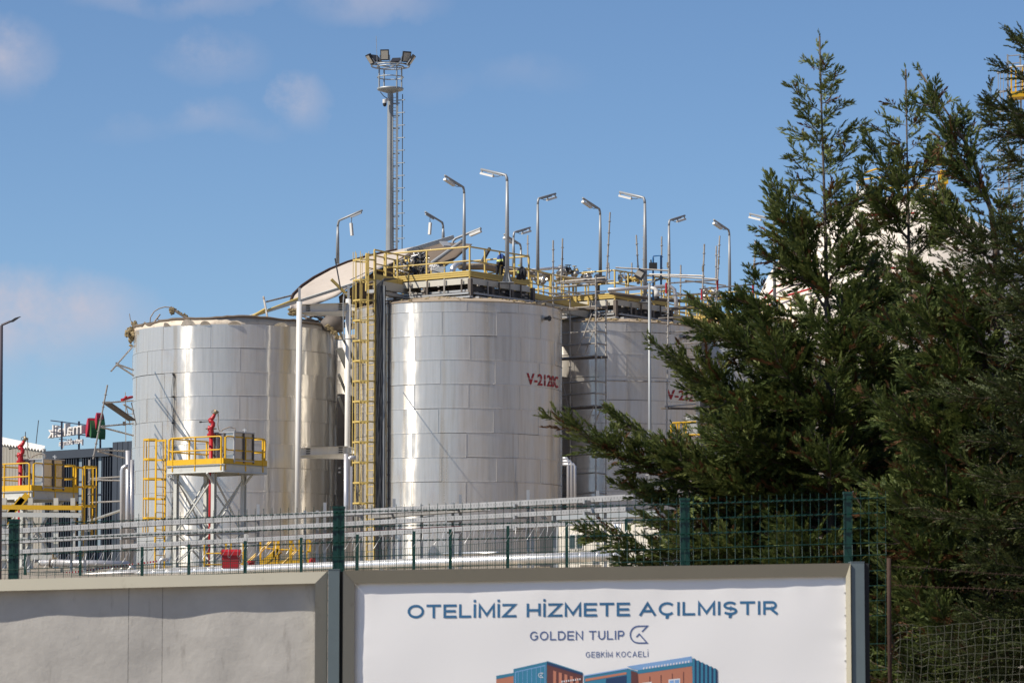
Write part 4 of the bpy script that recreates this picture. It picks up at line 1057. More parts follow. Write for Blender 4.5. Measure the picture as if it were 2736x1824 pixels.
for (y0, y1, h) in ((1421, 1328, .135), (1449, 1359, .11), (1477, 1389, .11)): tray(P(-30, y0, rk_y(-30)), P(1672, y1, rk_y(1672)), h)
tray(P(992, 1377, rk_y(992) + .25), P(1290, 1356, rk_y(1290) + .25), .13)
def ptop(x): return 1421 - 93 * (x + 30) / 1702
for x, up in ((78, 22), (192, 24), (228, 6), (362, 8), (537, 10), (690, 35), (815, 12), (848, 10), (868, 30), (966, 8), (1040, 8), (1053, 30), (1127, 10), (1210, 10), (1230, 32), (1411, 34), (1423, 2), (1482, 0), (1597, 22), (1617, 0)):
    Y = rk_y(x) + .35; a = P(x, ptop(x) - up, Y); a = P(x, ptop(x) - up, Y); b = Vector((a.x, a.y, gz(Y) - .1))
    part('rack_post', MB().bar(b, a, .075, .04, Yv), 'galvanised', rk)
for x in (362, 537, 690, 966, 1053, 1230, 1411, 1597):
    for y0, k in ((1421, -93), (1449, -90), (1477, -88)):
        q = P(x, y0 + k * (x + 30) / 1702 + 8, rk_y(x) + .35); part('bracket', MB().bar(q, q - Yv * .5 - X * .35 - Z * .02, .05, .08), 'galvanised', rk)
rt = MB().tube(P(700, 1434, rk_y(700) - .02), P(1230, 1405, rk_y(1230) - .02), .012, 5); part('red_cable', rt, 'red_paint', rk)
m = MB()
for k in range(7): m.path([P(1000 + k, 1392 + k, 86.5), P(1100, 1386, 86), P(1160, 1378 + rnd.uniform(-3, 3), 85.6)], .01, 4)
part('loose_cable', m, 'cable', rk)
bxs = single('junction_box', MB().box(P(658, 1437, 88), .12, .08, .22), 'white_paint', 'small white junction box fixed above the yellow stair', 'box')
bxs = single('junction_box', MB().box(P(1454, 1376, 82.4), .14, .1, .2), 'white_paint', 'small white junction box on the tray beside the tank V-2120C foot', 'box')

# ------------------------------------------------------------------ bright foil pipe on sleepers
pp = thing('foil_pipe', 'long bright foil wrapped pipe lying on low concrete blocks behind the fences', 'pipe', P(1000, 1520, 84))
PA, PB = P(290, 1536, 91), P(1672, 1483, 79)
part('pipe', MB().path([PA, PA.lerp(PB, .3), PA.lerp(PB, .6), PB], .125, 20), 'pipe_foil', pp, smooth=True)
for i in range(34):
    q = PA.lerp(PB, (i + .5) / 34); d = (PB - PA).normalized(); part('pipe_band', MB().lathe(q, [(.125, -.02), (.131, -.016), (.131, .016), (.125, .02)], 20, d), 'pipe_foil', pp, smooth=True)
for x in (1070, 1245, 1420, 1600):
    q = PA.lerp(PB, (x - 290) / 1382); zz = gz(q.y) - .1
    part('saddle', MB().box(q - Z * .16, .12, .16, .1), 'galvanised', pp)
    b1 = part('concrete_block', MB().box(Vector((q.x - .1, q.y, (zz + q.z - .2) / 2)), .5, .45, max(.08, q.z - .2 - zz)), 'concrete_block', pp)
    b1 = part('concrete_block', MB().box(Vector((q.x + .55, q.y + .5, (zz + q.z - .16) / 2)), .35, .45, max(.08, q.z - .16 - zz)), 'concrete_block', pp)
m = MB().path([P(1188, 1479, 88), P(1260, 1478, 87), P(1328, 1477, 86)], .05, 12); single('foil_pipe_stub', m, 'pipe_foil', 'short foil pipe lying above the long bright pipe', 'pipe', smooth=True)
m = MB().path([P(150, 1538, 91), P(250, 1533, 90.5), P(415, 1525, 90), (P(424, 1522, 90)), P(427, 1514, 90), P(427, 1500, 90), P(430, 1494, 90), P(450, 1494, 90)], .045, 12)
single('white_pipe', m, 'pipe_white', 'low white pipe turning up beside the fire monitor tower', 'pipe', smooth=True)
# manifold pipes at the left
mf = thing('pipe_manifold', 'two pale horizontal pipes with end caps and a valve at the lower left', 'pipes', P(200, 1530, 95))
for (x0, y0, x1, y1, Y, rr) in ((108, 1503, 230, 1503, 95, .09), (142, 1503, 345, 1507, 94.6, .1)):
    part('pipe', MB().path([P(x0, y0, Y), P(x1, y1, Y)], rr, 12), 'pipe_white', mf, smooth=True)
    part('end_cap', MB().blob(P(x0, y0, Y), .07, rr, rr, 12, 8), 'pipe_foil', mf, smooth=True)
part('flange', MB().disc(P(134, 1503, 95), X, .13, .05, 14).disc(P(138, 1503, 95), X, .13, .05, 14), 'brown_steel', mf)
part('valve', MB().tube(P(142, 1492, 95), P(142, 1478, 95), .035, 8).disc(P(142, 1494, 95), Z, .08, .05, 10).box(P(147, 1491, 95), .1, .08, .06), 'brass', mf)
for x in (165, 190, 226, 250): part('pipe_leg', MB().bar(P(x, 1510, 94.8), P(x, 1540, 94.8), .09, .06, X), 'grey_paint', mf)
for x in (302, 325, 345): part('elbow', MB().path([P(x, 1532, 95), P(x, 1522, 95), P(x + 4, 1516, 95), P(x + 12, 1515, 95)], .075, 10), 'pipe_foil', mf, smooth=True)
for (pts, rr, lab) in (([(327, 1530, 112), (327, 1258, 112), (329, 1250, 112), (335, 1246, 112), (341, 1247, 112)], .085, 'white gooseneck pipe'), ([(342, 1530, 112.3), (342, 1203, 112.3)], .085, 'tallest white pipe'), ([(352, 1530, 112.6), (352, 1228, 112.6)], .085, 'right white pipe')):
    single('vertical_pipe', MB().path([P(*q) for q in pts], rr, 12), 'pipe_white', f'{lab} of the three standing at the left side of the roofless tank', 'pipe', 'white pipes left of the roofless tank', smooth=True)
m = MB()
for i in range(80):
    if i % 2 == 0: m.bar(P(100 + i * 4, 1540 - i * .52, 92.5), P(104 + i * 4, 1539.5 - i * .52, 92.5), .01, .05)
m2 = MB()
for i in range(80):
    if i % 2: m2.bar(P(100 + i * 4, 1540 - i * .52, 92.5), P(104 + i * 4, 1539.5 - i * .52, 92.5), .01, .05)
tp = thing('barrier_tape', 'red and white barrier tape strung low across the lower left', 'tape', P(260, 1535, 92.5)); part('white_stripes', m, 'tape_white', tp, kind='stuff'); part('red_stripes', m2, 'red_paint', tp, kind='stuff')

# ------------------------------------------------------------------ white cabin behind the rack
cb = thing('site_cabin', 'cream site cabin with dark windows behind the cable trays', 'cabin', P(1600, 1500, 96)); YC = 96
A, B_ = P(1492, 1485, YC), P(1760, 1485, YC - 3); zc0, zc1 = gz(YC), P(1492, 1389, YC).z
d = (B_ - A); d.z = 0; L = d.length; d.normalize(); nb = Vector((-d.y, d.x, 0))
f = lambda s_, z, o=0: Vector((A.x, A.y, 0)) + d * s_ + nb * o + Z * z
part('wall', MB().prism([f(0, zc0), f(L, zc0), f(L, zc0, 2.4), f(0, zc0, 2.4)], Z * (zc1 - zc0)), 'cabin_wall', cb)
part('roof', MB().prism([f(-.12, zc1, -.15), f(L + .1, zc1, -.15), f(L + .1, zc1, 2.5), f(-.12, zc1, 2.5)], Z * .14), 'mast_steel', cb)
for i in range(12): part('wall_panel', MB().box(f(.12 + i * .235, (zc0 + zc1) / 2, -.008), .225, .014, zc1 - zc0 - .04, d, nb), 'cabin_wall', cb) if (i not in (3, 4, 5)) else None
for s_ in (.62, .92):
    wz0, wz1 = P(1550, 1468, YC).z, P(1550, 1428, YC).z
    wf = part('window', MB().box(f(s_, (wz0 + wz1) / 2, -.02), .26, .03, wz1 - wz0, d, nb), 'white_paint', cb)
    part('pane', MB().box(f(s_, (wz0 + wz1) / 2, -.04), .21, .02, wz1 - wz0 - .05, d, nb), 'glass_dark', wf)
sg = MB().box(f(2.45, P(1, 1410, YC).z, -.03), .3, .02, .35, d, nb); so_ = part('notice', sg, 'print_white', cb)
part('blue_mark', MB().path([f(2.45 + .08 * math.cos(k * .6283), P(1, 1408, YC).z + .08 * math.sin(k * .6283), -.045) for k in range(10)], .012, 5, closed=True), 'print_glass', so_)
part('corner_post', MB().box(f(-.03, (zc0 + zc1) / 2, .0), .1, .1, zc1 - zc0, d, nb), 'mast_steel', cb)
dk = MB().prism([f(-1.0, zc0, .2), f(-.15, zc0, .2), f(-.15, zc0, 2.2), f(-1.0, zc0, 2.2)], Z * (zc1 - zc0 - .1)); single('dark_cabinet', dk, 'dark_steel', 'dark equipment cabinet beside the left end of the cream cabin', 'cabinet')
m = MB()
for (x, dx) in ((1518, 0), (1527, 8), (1536, 16)): m.path([P(1503, 1224 + dx, 119), P(x - 4, 1224 + dx, 119), P(x, 1229 + dx, 119), P(x, 1400, 119)], .055, 10)
single('bent_pipes', m, 'pipe_white', 'group of three bent grey pipes coming down the right side of tank V-2120C', 'pipes', smooth=True)

# ------------------------------------------------------------------ low green fence with razor coil inside the plant
f2 = thing('inner_fence', 'thin green mesh fence with a razor coil, before the long bright pipe', 'fence', P(800, 1540, 82))
FA, FB = 88.0, 76.0
def fy(x): return FA + (FB - FA) * x / 1700
def f2top(x): return 1478 - 83 * (x - 68) / 1442
xsF = [-30, 68, 215, 380, 505, 655, 805, 955, 1106, 1203, 1357, 1514, 1673, 1830]
for x in xsF:
    t_ = P(x, f2top(x), fy(x)); part('fence_post', MB().bar(Vector((t_.x, t_.y, gz(fy(x)) - .2)), t_, .07, .07, X), 'green_paint', f2)
wm = MB()
p0, p1 = P(-30, f2top(-30) + 52, fy(-30)), P(1830, f2top(1830) + 40, fy(1830)); b0, b1 = P(-30, 1548, fy(-30)), P(1830, 1545, fy(1830))
n = 330
for i in range(n):
    q = p0.lerp(p1, i / n); bq = b0.lerp(b1, i / n); wm.path([bq, q], .004, 3, cap=False)
for k in range(5): wm.path([p0.lerp(b0, k / 5), p1.lerp(b1, k / 5)], .005, 3, cap=False)
part('mesh_wires', wm, 'green_paint', f2, kind='stuff')
cl = MB(); pts = []; a, b = P(-30, f2top(-30) + 26, fy(-30)), P(1830, f2top(1830) + 22, fy(1830)); NT_ = 72
for i in range(NT_ * 12):
    s_ = i / (NT_ * 12); th = 2 * math.pi * i / 12; pts.append(a.lerp(b, s_) + Z * .17 * math.sin(th) + Yv * .1 * math.cos(th) + X * .06 * math.sin(th))
cl.path(pts, .006, 4); part('razor_coil', cl, 'galvanised', f2)

# ------------------------------------------------------------------ scaffold towers
def upright(t, px, y0, y1, Y, tilt=0, r=.03, m='scaffold_steel'):
    a = P(px, y1, Y); b = P(px + tilt, y0, Y); mb = MB().tube(a, b, r, 8); L = (b - a).length; d = (b - a).normalized(); z = .35
    while z < L: mb.disc(b - d * z, d, .062, .02, 8); z += .44
    return part('standard', mb, m, t)
def ledger(t, p, q, r=.032, m='scaffold_steel'): return part('ledger', MB().tube(P(*p), P(*q), r, 6), m, t)
def scaffold_ladder(t, p, q, w_=.3):
    p, q = P(*p), P(*q); s_ = X * w_ / 2
    l_ = part('ladder', MB().tube(p - s_, q - s_, .022, 6).tube(p + s_, q + s_, .022, 6), 'scaffold_steel', t)
    n = max(2, int((q - p).length / .3))
    for i in range(1, n): part('rung', MB().tube(p.lerp(q, i / n) - s_, p.lerp(q, i / n) + s_, .016, 6), 'scaffold_steel', l_)
sc = thing('scaffold_tower', 'tall scaffold tower with ladders between the tank V-2120C and the tank behind it', 'scaffold', P(1600, 1480, 124))
upright(sc, 1592, 738, 1500, 122.5); upright(sc, 1619, 800, 1500, 123.5); upright(sc, 1523, 800, 1480, 126.5); upright(sc, 1478, 642, 820, 125.2, 0); upright(sc, 1620, 567, 760, 126.5, 10)
for (y, big) in ((746, 0), (818, 1), (884, 0), (917, 0), (950, 2), (1017, 0), (1049, 0), (1083, 2), (1147, 0), (1212, 0), (1262, 0), (1315, 0)):
    ledger(sc, (1488, y + 8, 126.2), (1592, y, 122.5)); ledger(sc, (1592, y, 122.5), (1619, y + 4, 123.5))
    if y < 760: ledger(sc, (1470, y + 22, 126), (1592, y + 12, 122.5))
    if big:
        for k in range(3):
            mb = MB().bar(P(1494, y + 8 + k * 1.5, 126.2 - k * .25), P(1616, y + 2 + k * 1.5, 123.2 - k * .25), .24, .05); part('plank', mb, 'brown_steel', sc)
scaffold_ladder(sc, (1552, 944, 123.5), (1592, 838, 123.2)); scaffold_ladder(sc, (1567, 1160, 123.5), (1598, 1084, 123.2)); scaffold_ladder(sc, (1508, 1090, 125), (1490, 1010, 125))
ledger(sc, (1619, 1016, 123.5), (1790, 1020, 124.5))
part('red_sleeve', MB().tube(P(1592, 1150, 122.5), P(1592, 1170, 122.5), .036, 8), 'red_paint', sc)
s3 = thing('scaffold_tower', 'scaffold in front of the tank marked V-, its poles with red and orange bands', 'scaffold', P(1780, 1300, 124.5))
for (x, y0, y1, Y, tl) in ((1780, 655, 1250, 124.5, 8), (1875, 652, 830, 125, 7), (1913, 630, 830, 126, 10), (1913, 657, 760, 129, 1), (2012, 642, 810, 127.5, 6), (1818, 708, 800, 128, 1), (1705, 628, 720, 130.5, -5), (1767, 632, 800, 130, 1), (1719, 580, 760, 131, 2), (1628, 702, 745, 128, -2), (1688, 702, 740, 129, 0), (1502, 637, 740, 128, 1), (1410, 628, 700, 133, 0)):
    upright(s3, x, y0, y1, Y, tl)
for (x, y, Y, mm) in ((1780, 770, 124.5, 'red_paint'), (1875, 788, 125, 'red_paint'), (1917, 760, 126, 'red_paint'), (2012, 775, 127.5, 'red_paint')):
    part('red_sleeve', MB().tube(P(x, y - 14, Y), P(x, y + 14, Y), .038, 8), mm, s3)
for (x, y, Y) in ((1784, 708, 124.5), (1878, 718, 125), (1920, 700, 126), (2015, 710, 127.5)): part('orange_band', MB().tube(P(x, y - 7, Y), P(x, y + 7, Y), .037, 8), 'brass', s3)
for (p, q) in (((1645, 715, 125), (1786, 723, 124.5)), ((1735, 733, 126), (1882, 737, 125)), ((1735, 736, 127), (1915, 746, 126)), ((1780, 757, 124.5), (1917, 748, 126)), ((1830, 749, 126), (1940, 763, 126.5)),
               ((1780, 790, 124.5), (1917, 782, 126)), ((1870, 772, 125.5), (2014, 760, 127.5)), ((1880, 803, 126), (2010, 794, 127.5)), ((1780, 823, 124.5), (1920, 813, 126)), ((1760, 850, 124.5), (1850, 846, 125)), ((1780, 888, 124.5), (1900, 881, 125)),
               ((1778, 921, 124.5), (1895, 914, 125)), ((1778, 925, 124.7), (1860, 932, 126)), ((1797, 953, 124.5), (1890, 948, 125)), ((1776, 1086, 124.5), (1860, 1079, 125)), ((1498, 752, 126.5), (1620, 742, 126)), ((1485, 758, 126), (1640, 750, 126)), ((1465, 785, 125), (1620, 778, 126)), ((1478, 793, 125), (1615, 784, 126)), ((1435, 806, 124), (1523, 798, 126.5))):
    ledger(s3, p, q)
for (p, q) in (((1782, 827, 124.6), (1905, 822, 126)), ((1800, 957, 124.6), (1880, 962, 125.6)), ((1778, 1090, 124.6), (1862, 1092, 125.6))): part('plank', MB().bar(P(*p), P(*q), .5, .05), 'brown_steel', s3)
for (x, y0, y1, Y, lab) in ((1311, 628, 755, 124.5, 'left'), (1502, 637, 700, 133, 'right')):
    pass
for (x0, x1, y0, y1, lab) in ((1411, 1410, 628, 812, 'thin rod at the right end of the worker platform'), (1503, 1498, 637, 780, 'thin rod above the silver valves')):
    single('thin_rod', MB().tube(P(x1, y1, 125), P(x0, y0, 125), .016, 6), 'scaffold_steel', lab, 'rod')
# floodlight, cctv on the slim pole before the second tank
pl = thing('camera_pole', 'slim grey pole with two small floodlights and a dome camera before the second tank', 'pole', P(1738, 1500, 112))
pa = P(1735, 758, 112); pbm = Vector((pa.x, 112, gz(112)))
part('pole', MB().path([pbm, pa], [.065, .045], 10), 'mast_steel', pl, smooth=True)
hd = MB().hexa(P(1711, 733, 112), Vector((.13, 0, -.07)), Vector((.03, .02, .05)), Vector((.06, 0, .1)) * 1.0); part('floodlight', hd, 'flood_body', pl)
part('lens', MB().hexa(P(1708, 731, 111.88), Vector((.10, 0, -.055)), Vector((.003, -.01, .003)), Vector((.045, 0, .075))), 'lens', pl)
part('arm', MB().bar(P(1718, 742, 112), P(1735, 764, 112), .04).bar(P(1735, 757, 112), P(1755, 747, 112), .04), 'lamp_steel', pl)
part('solar_head', MB().bar(P(1750, 750, 112), P(1772, 742, 112), .18, .05), 'flood_body', pl)
cm = part('camera_housing', MB().path([P(1738, 768, 112), P(1749, 771, 112), P(1755, 780, 112), P(1755, 792, 112)], [.05, .06, .09, .1], 12), 'white_paint', pl, smooth=True)
part('camera_dome', MB().blob(P(1755, 796, 112), .09, .09, .09, 12, 8), 'black_rubber', cm)
part('insulator', MB().blob(P(1728, 1254, 112), .1, .06, .05, 8, 6).blob(P(1750, 1254, 112), .1, .06, .05, 8, 6).bar(P(1725, 1268, 112), P(1755, 1268, 112), .03), 'white_paint', pl)
# fragment of a yellow railed deck and a white box glimpsed by the branches
fd = thing('yellow_deck', 'corner of a yellow railed deck with a white box behind the branches', 'platform', P(1800, 1170, 110))
part('rail', MB().path([P(1794, 1158, 110), P(1793, 1136, 110), P(1797, 1130, 110), P(1860, 1127, 110)], .035, 8), 'yellow_paint', fd); part('rail', MB().tube(P(1812, 1162, 110), P(1870, 1161, 110), .03, 8), 'yellow_paint', fd)
for x in (1807, 1814, 1826, 1833): part('rail_post', MB().bar(P(x, 1132, 110), P(x, 1165, 110), .05, .05, X), 'yellow_paint', fd)
part('white_box', MB().box(P(1848, 1138, 110.6), .36, .4, .7), 'grey_paint', fd)

# broken scaffold left of the roofless tank
s4 = thing('broken_scaffold', 'broken leaning scaffold clinging to the left side of the roofless tank', 'scaffold', P(270, 1220, 120))
upright(s4, 249, 1028, 1226, 119, 38); upright(s4, 239, 1228, 1420, 121); 
for (p, q) in (((281, 1076, 119), (355, 1070, 122)), ((266, 1139, 119), (356, 1131, 122)), ((268, 1140, 119), (356, 1163, 122)), ((254, 1201, 119), (345, 1205, 121.5)), ((262, 1205, 119), (340, 1225, 121)), ((297, 991, 119), (354, 926, 122)), ((312, 972, 119.5), (356, 988, 122)), ((312, 974, 119.5), (357, 1003, 122)),
               ((240, 1278, 121), (330, 1273, 121)), ((240, 1281, 121), (330, 1284, 121)), ((239, 1342, 121), (325, 1338, 121)), ((238, 1440, 121), (320, 1435, 121)), ((330, 1080, 121), (357, 1096, 122))):
    ledger(s4, p, q)
part('plank', MB().bar(P(283, 1074, 120), P(352, 1122, 121.5), .3, .06), 'brown_steel', s4)
part('plank', MB().bar(P(236, 1392, 121), P(325, 1362, 121), .6, .05), 'grey_paint', s4)
scaffold_ladder(s4, (356, 1135, 121.6), (343, 1075, 121.6), .22)
part('red_coupler', MB().bar(P(326, 1068, 120.5), P(352, 1060, 121), .12, .08).blob(P(337, 1061, 120.5), .07, .07, .05, 8, 5), 'red_paint', s4)
for (x, y) in ((332, 1131), (313, 973)): part('coupler', MB().box(P(x, y, 120), .1, .1, .14), 'brown_steel', s4)
single('thin_rod', MB().tube(P(336, 1180, 123), P(335, 1047, 123), .016, 5), 'scaffold_steel', 'thin vertical rod behind the leaning scaffold pole', 'rod')

# ------------------------------------------------------------------ dark finned building with roof sign
BD = 168
bl = thing('finned_building', 'dark blue building with vertical fins and pale panels behind the leaning scaffold', 'building', P(240, 1500, BD))
A, B_ = P(112, 1207, BD + 2), P(304, 1196, BD - 2); zb_ = gz(BD)
d = B_ - A; d.z = 0; L = d.length; d.normalize(); nb = Vector((d.y, -d.x, 0))
f = lambda s_, z, o=0: Vector((A.x, A.y, 0)) + d * s_ + nb * o + Z * z
zt0 = A.z; zt1 = B_.z; zc = lambda s_: zt0 + (zt1 - zt0) * s_ / L
part('wall', MB().add([f(0, zb_), f(L, zb_), f(L, zt1), f(0, zt0), f(0, zb_, -8), f(L, zb_, -8), f(L, zt1, -8), f(0, zt0, -8)], [(0, 1, 2, 3), (5, 4, 7, 6), (3, 2, 6, 7), (1, 5, 6, 2), (4, 0, 3, 7)]), 'navy_fin', bl)
part('parapet', MB().bar(f(-.1, zt0 - .2, .12), f(L, zt1 - .2, .12), .3, .42), 'blue_slate', bl)
px_m = L / (304 - 112)
xf = 118
while xf < 306:
    s_ = (xf - 112) * px_m
    pale = 217 < xf < 229 or 268 < xf < 280
    if pale:
        for (ya, yb) in ((1210, 1286), (1288, 1322), (1326, 1400), (1402, 1470)):
            part('pale_panel', MB().box(f(s_, (P(0, ya, BD).z + P(0, yb, BD).z) / 2, .06), .22, .06, P(0, ya, BD).z - P(0, yb, BD).z, d, nb), 'pale_panel', bl)
        xf += 13
    else:
        part('fin', MB().box(f(s_, (zb_ + zt0 - .4) / 2, .12), .05, .2, zt0 - .5 - zb_, d, nb), 'blue_slate', bl)
        part('pale_strip', MB().box(f(s_ + .06, (zb_ + zt0 - .4) / 2, .05), .045, .05, zt0 - .5 - zb_, d, nb), 'pale_panel', bl)
        xf += 6.4
for y in (1287, 1324): part('joint', MB().box(f(L / 2, P(0, y, BD).z, .1), L, .06, .05, d, nb), 'navy_fin', bl)
B2 = thing('finned_building_wing', 'plain dark grey taller block between the finned building and the roofless tank', 'building', P(330, 1500, BD - 3))
a2, b2 = P(302, 1181, BD - 3), P(372, 1179, BD - 4.5); d2 = b2 - a2; d2.z = 0; L2 = d2.length; d2.normalize(); n2 = Vector((d2.y, -d2.x, 0))
part('wall', MB().prism([Vector((q.x, q.y, zb_)) for q in (a2, b2, b2 - n2 * 6, a2 - n2 * 6)], Z * (a2.z - zb_)), 'blue_slate', B2)
for i in range(5): part('wall_panel', MB().box(Vector((a2.x, a2.y, (zb_ + a2.z) / 2)) + d2 * (i + .5) * L2 / 5 + n2 * .02, L2 / 5 - .04, .04, a2.z - zb_ - .02, d2, n2), 'blue_slate', B2)
# sign seen from the back, so the words run mirrored
sgn = thing('roof_sign', 'rooftop letter sign seen from behind with a red and green folded emblem', 'sign', P(210, 1196, BD))
SA = P(224, 1165, BD + .6); SB = P(134, 1155, BD + 4.2)      # text start (viewer's right) to its end
e = SB - SA; e.z = 0; Ls = e.length; e.normalize(); nn = Vector((-e.y, e.x, 0))
if nn.y > 0: nn = -nn
def word(s, s0, s1, z0, h, dep, m, bold):
    vs, fs = text_mesh(s, bold); xs_ = [v[0] for v in vs]; x0, x1 = min(xs_), max(xs_); hh = .53
    q = [Vector((SA.x, SA.y, 0)) + e * (s0 + (s1 - s0) * (v[0] - x0) / (x1 - x0)) + Z * (z0 + h * v[1] / hh) for v in vs]
    bm = bmesh.new(); bv = [bm.verts.new(p + nn * dep / 2) for p in q]
    for f_ in fs:
        try: bm.faces.new([bv[i] for i in f_])
        except ValueError: pass
    ex = bmesh.ops.extrude_face_region(bm, geom=bm.faces[:]); bmesh.ops.translate(bm, verts=[g_ for g_ in ex['geom'] if isinstance(g_, bmesh.types.BMVert)], vec=-nn * dep)
    bm.verts.index_update(); mb = MB(); mb.v = [v.co.copy() for v in bm.verts]; mb.f = [tuple(v.index for v in f_.verts) for f_ in bm.faces]; bm.free()
    return part('lettering', mb, m, sgn)
word('maleik', 0, Ls, P(0, 1157, BD).z + .02, P(0, 1131, BD).z - P(0, 1157, BD).z, .28, 'sign_white', .0)
word('petrokimya', .12, Ls * .72, P(0, 1181, BD).z, .24, .08, 'sign_white', .0)
def leafy(cx, cy, hw, hh, lean, m, dep):
    c = P(cx, cy, BD + .4); pts = []
    for k in range(20):
        a = 2 * math.pi * k / 20; x_ = math.copysign(abs(math.cos(a)) ** 1.35, math.cos(a)) * hw * 1.25; y_ = math.copysign(abs(math.sin(a)) ** 1.05, math.sin(a)) * hh * 1.06
        pts.append(c + e * -(x_ + lean * y_) + Z * y_)
    return part('emblem', MB().prism([p + nn * dep for p in pts], -nn * .35), m, sgn)
mm_ = BD / F
leafy(232, 1142, 6 * mm_, 24 * mm_, .2, 'sign_red', 0); leafy(246, 1143, 6.5 * mm_, 26 * mm_, -.2, 'sign_green', .12); leafy(257, 1132, 6.5 * mm_, 28 * mm_, .22, 'sign_red', .05); leafy(269, 1138, 7 * mm_, 34 * mm_, -.2, 'sign_green', .17)
for x in (165, 211, 268): part('sign_post', MB().bar(P(x, 1125, BD + 1.4), P(x, 1200, BD + 1.4), .09, .09, X), 'navy_fin', sgn)
for (y0, y1) in ((1123, 1139), (1153, 1166)): part('sign_rail', MB().bar(P(136, y0, BD + 3.4), P(262, y1, BD + .3), .05, .05), 'navy_fin', sgn)
part('sign_rail', MB().bar(P(158, 1172, BD + 3), P(222, 1180, BD + 1), .04, .04), 'navy_fin', sgn)

# ------------------------------------------------------------------ corrugated shed
SD = 140
sh = thing('corrugated_shed', 'corrugated grey shed with a pale ribbed roof edge behind the left fire monitor tower', 'shed', P(60, 1500, SD))
z0s = gz(SD); A, B_ = P(-40, 1168, SD + 6), P(119, 1192, SD - 2); C_ = P(119, 1194, SD + 2)
n = 40; m = MB(); lo = []; hi = []
for i in range(n * 2 + 1):
    q = A.lerp(B_, i / (2 * n)); o = -.045 if i % 4 in (1, 2) else .045
    m.v += [Vector((q.x, q.y + o, z0s)), Vector((q.x, q.y + o, q.z - .22))]
m.f = [(2 * i, 2 * i + 2, 2 * i + 3, 2 * i + 1) for i in range(2 * n)]
part('wall', m, 'shed_wall', sh)
m = MB()
for i in range(n * 2 + 1):
    q = A.lerp(B_, i / (2 * n)); o = .05 * math.sin(i * math.pi / 2); up = P(0, 1, SD)
    m.v += [Vector((q.x, q.y - .25, q.z - .2 + o)), Vector((q.x, q.y + .12, q.z + .03 + .14 * (1 - i / (2 * n)))), Vector((q.x - .9, q.y + 5, q.z - .1))]
m.f = [(3 * i + k, 3 * i + 3 + k, 3 * i + 4 + k, 3 * i + 1 + k) for i in range(2 * n) for k in (0, 1)]
part('roof', m, 'shed_roof', sh)
part('corner_trim', MB().bar(Vector((B_.x, B_.y - .06, z0s)), Vector((B_.x, B_.y - .06, B_.z - .1)), .12, .12, X), 'mast_steel', sh)
part('side_wall', MB().prism([Vector((B_.x, B_.y, z0s)), Vector((B_.x + .05, B_.y, z0s)), Vector((B_.x - .9, B_.y + 5, z0s)), Vector((B_.x - .95, B_.y + 5, z0s))], Z * (B_.z - z0s - .2)), 'shed_wall', sh)
for (x0, y0, x1, y1, lab) in ((96, 1186, 103, 1122, 'leaning thin rod rising above the shed roof end'), (68, 1180, 68, 1153, 'short thin rod rising above the shed roof')):
    single('thin_rod', MB().tube(P(x0, y0, SD), P(x1, y1, SD), .018, 5), 'dark_steel', lab, 'rod')
# lower pipe rack glimpsed below the left tower
m = thing('low_pipe_rack', 'grey and yellow steelwork beneath the left fire monitor tower', 'steelwork', P(60, 1500, 104))
for (y, mmx) in ((1354, 'yellow_paint'), (1374, 'grey_paint'), (1440, 'grey_paint'), (1486, 'grey_paint')): part('beam', MB().bar(P(-20, y, 104), P(218 if y < 1380 else 150, y + 2, 104), .12, .14), mmx, m)
for x in (12, 82, 150, 195): part('post', MB().bar(P(x, 1330, 104.2), P(x, 1545, 104.2), .14, .14, X), 'grey_paint', m)
for (x0, y0, x1, y1) in ((8, 1400, 60, 1330), (40, 1360, 74, 1320), (0, 1420, 40, 1350)): part('stringer', MB().bar(P(x0, y0, 105), P(x1, y1, 105), .06, .2), 'yellow_paint', m)

# ------------------------------------------------------------------ white sphere tank
sp = thing('sphere_tank', 'huge white spherical tank rising behind the conifers', 'tank', P(2400, 1500, 165))
c = P(2400, 930, 165); RS = 397 * 165 / F
m = MB().blob(c, RS, RS, RS, 64, 40); part('shell', m, 'sphere_white', sp, smooth=True)
for k in range(14):
    a = -math.pi + k * math.pi / 13; part('weld_seam', MB().path([c + Vector((math.cos(a) * math.cos(e_), math.sin(a) * math.cos(e_), math.sin(e_))) * (RS + .004) for e_ in [R(-50 + i * 8) for i in range(16)]], .022, 4), 'sphere_white', sp)
for k in range(8):
    a = k * math.pi / 4 + .3; q = c + Vector((math.cos(a), math.sin(a), 0)) * (RS + .1); part('leg', MB().tube(Vector((q.x, q.y, gz(165))), q, .35, 14), 'sphere_white', sp, smooth=True)
def on_sph(px, py, out=.25):
    dx = (P(px, py, 165) - c); s_ = RS + out; rr = min(dx.x ** 2 + dx.z ** 2, s_ * s_ * .98); return c + Vector((dx.x, -math.sqrt(s_ * s_ - rr), dx.z))
for pts in ([(2012, 830), (2060, 785), (2110, 772), (2170, 762)], [(2070, 735), (2082, 708), (2108, 692), (2140, 680)], [(2082, 712), (2120, 722), (2160, 730)], [(2280, 604), (2340, 604), (2420, 600)], [(2250, 760), (2320, 758), (2400, 757)], [(2020, 845), (2080, 815), (2150, 800)]):
    part('stair_rail', MB().path([on_sph(*q) for q in pts], .05, 6), 'red_paint', sp)
part('lettering', MB().prism([on_sph(x, y, .03) for x, y in ((2222, 884), (2246, 884), (2246, 892), (2222, 892))], Vector((0, -.02, 0))).prism([on_sph(x, y, .03) for x, y in ((2220, 912), (2238, 908), (2238, 922), (2220, 924))], Vector((0, -.02, 0))).prism([on_sph(x, y, .03) for x, y in ((2264, 896), (2284, 904), (2276, 916), (2258, 914))], Vector((0, -.02, 0))), 'red_stencil', sp)
tpz = c + Z * RS
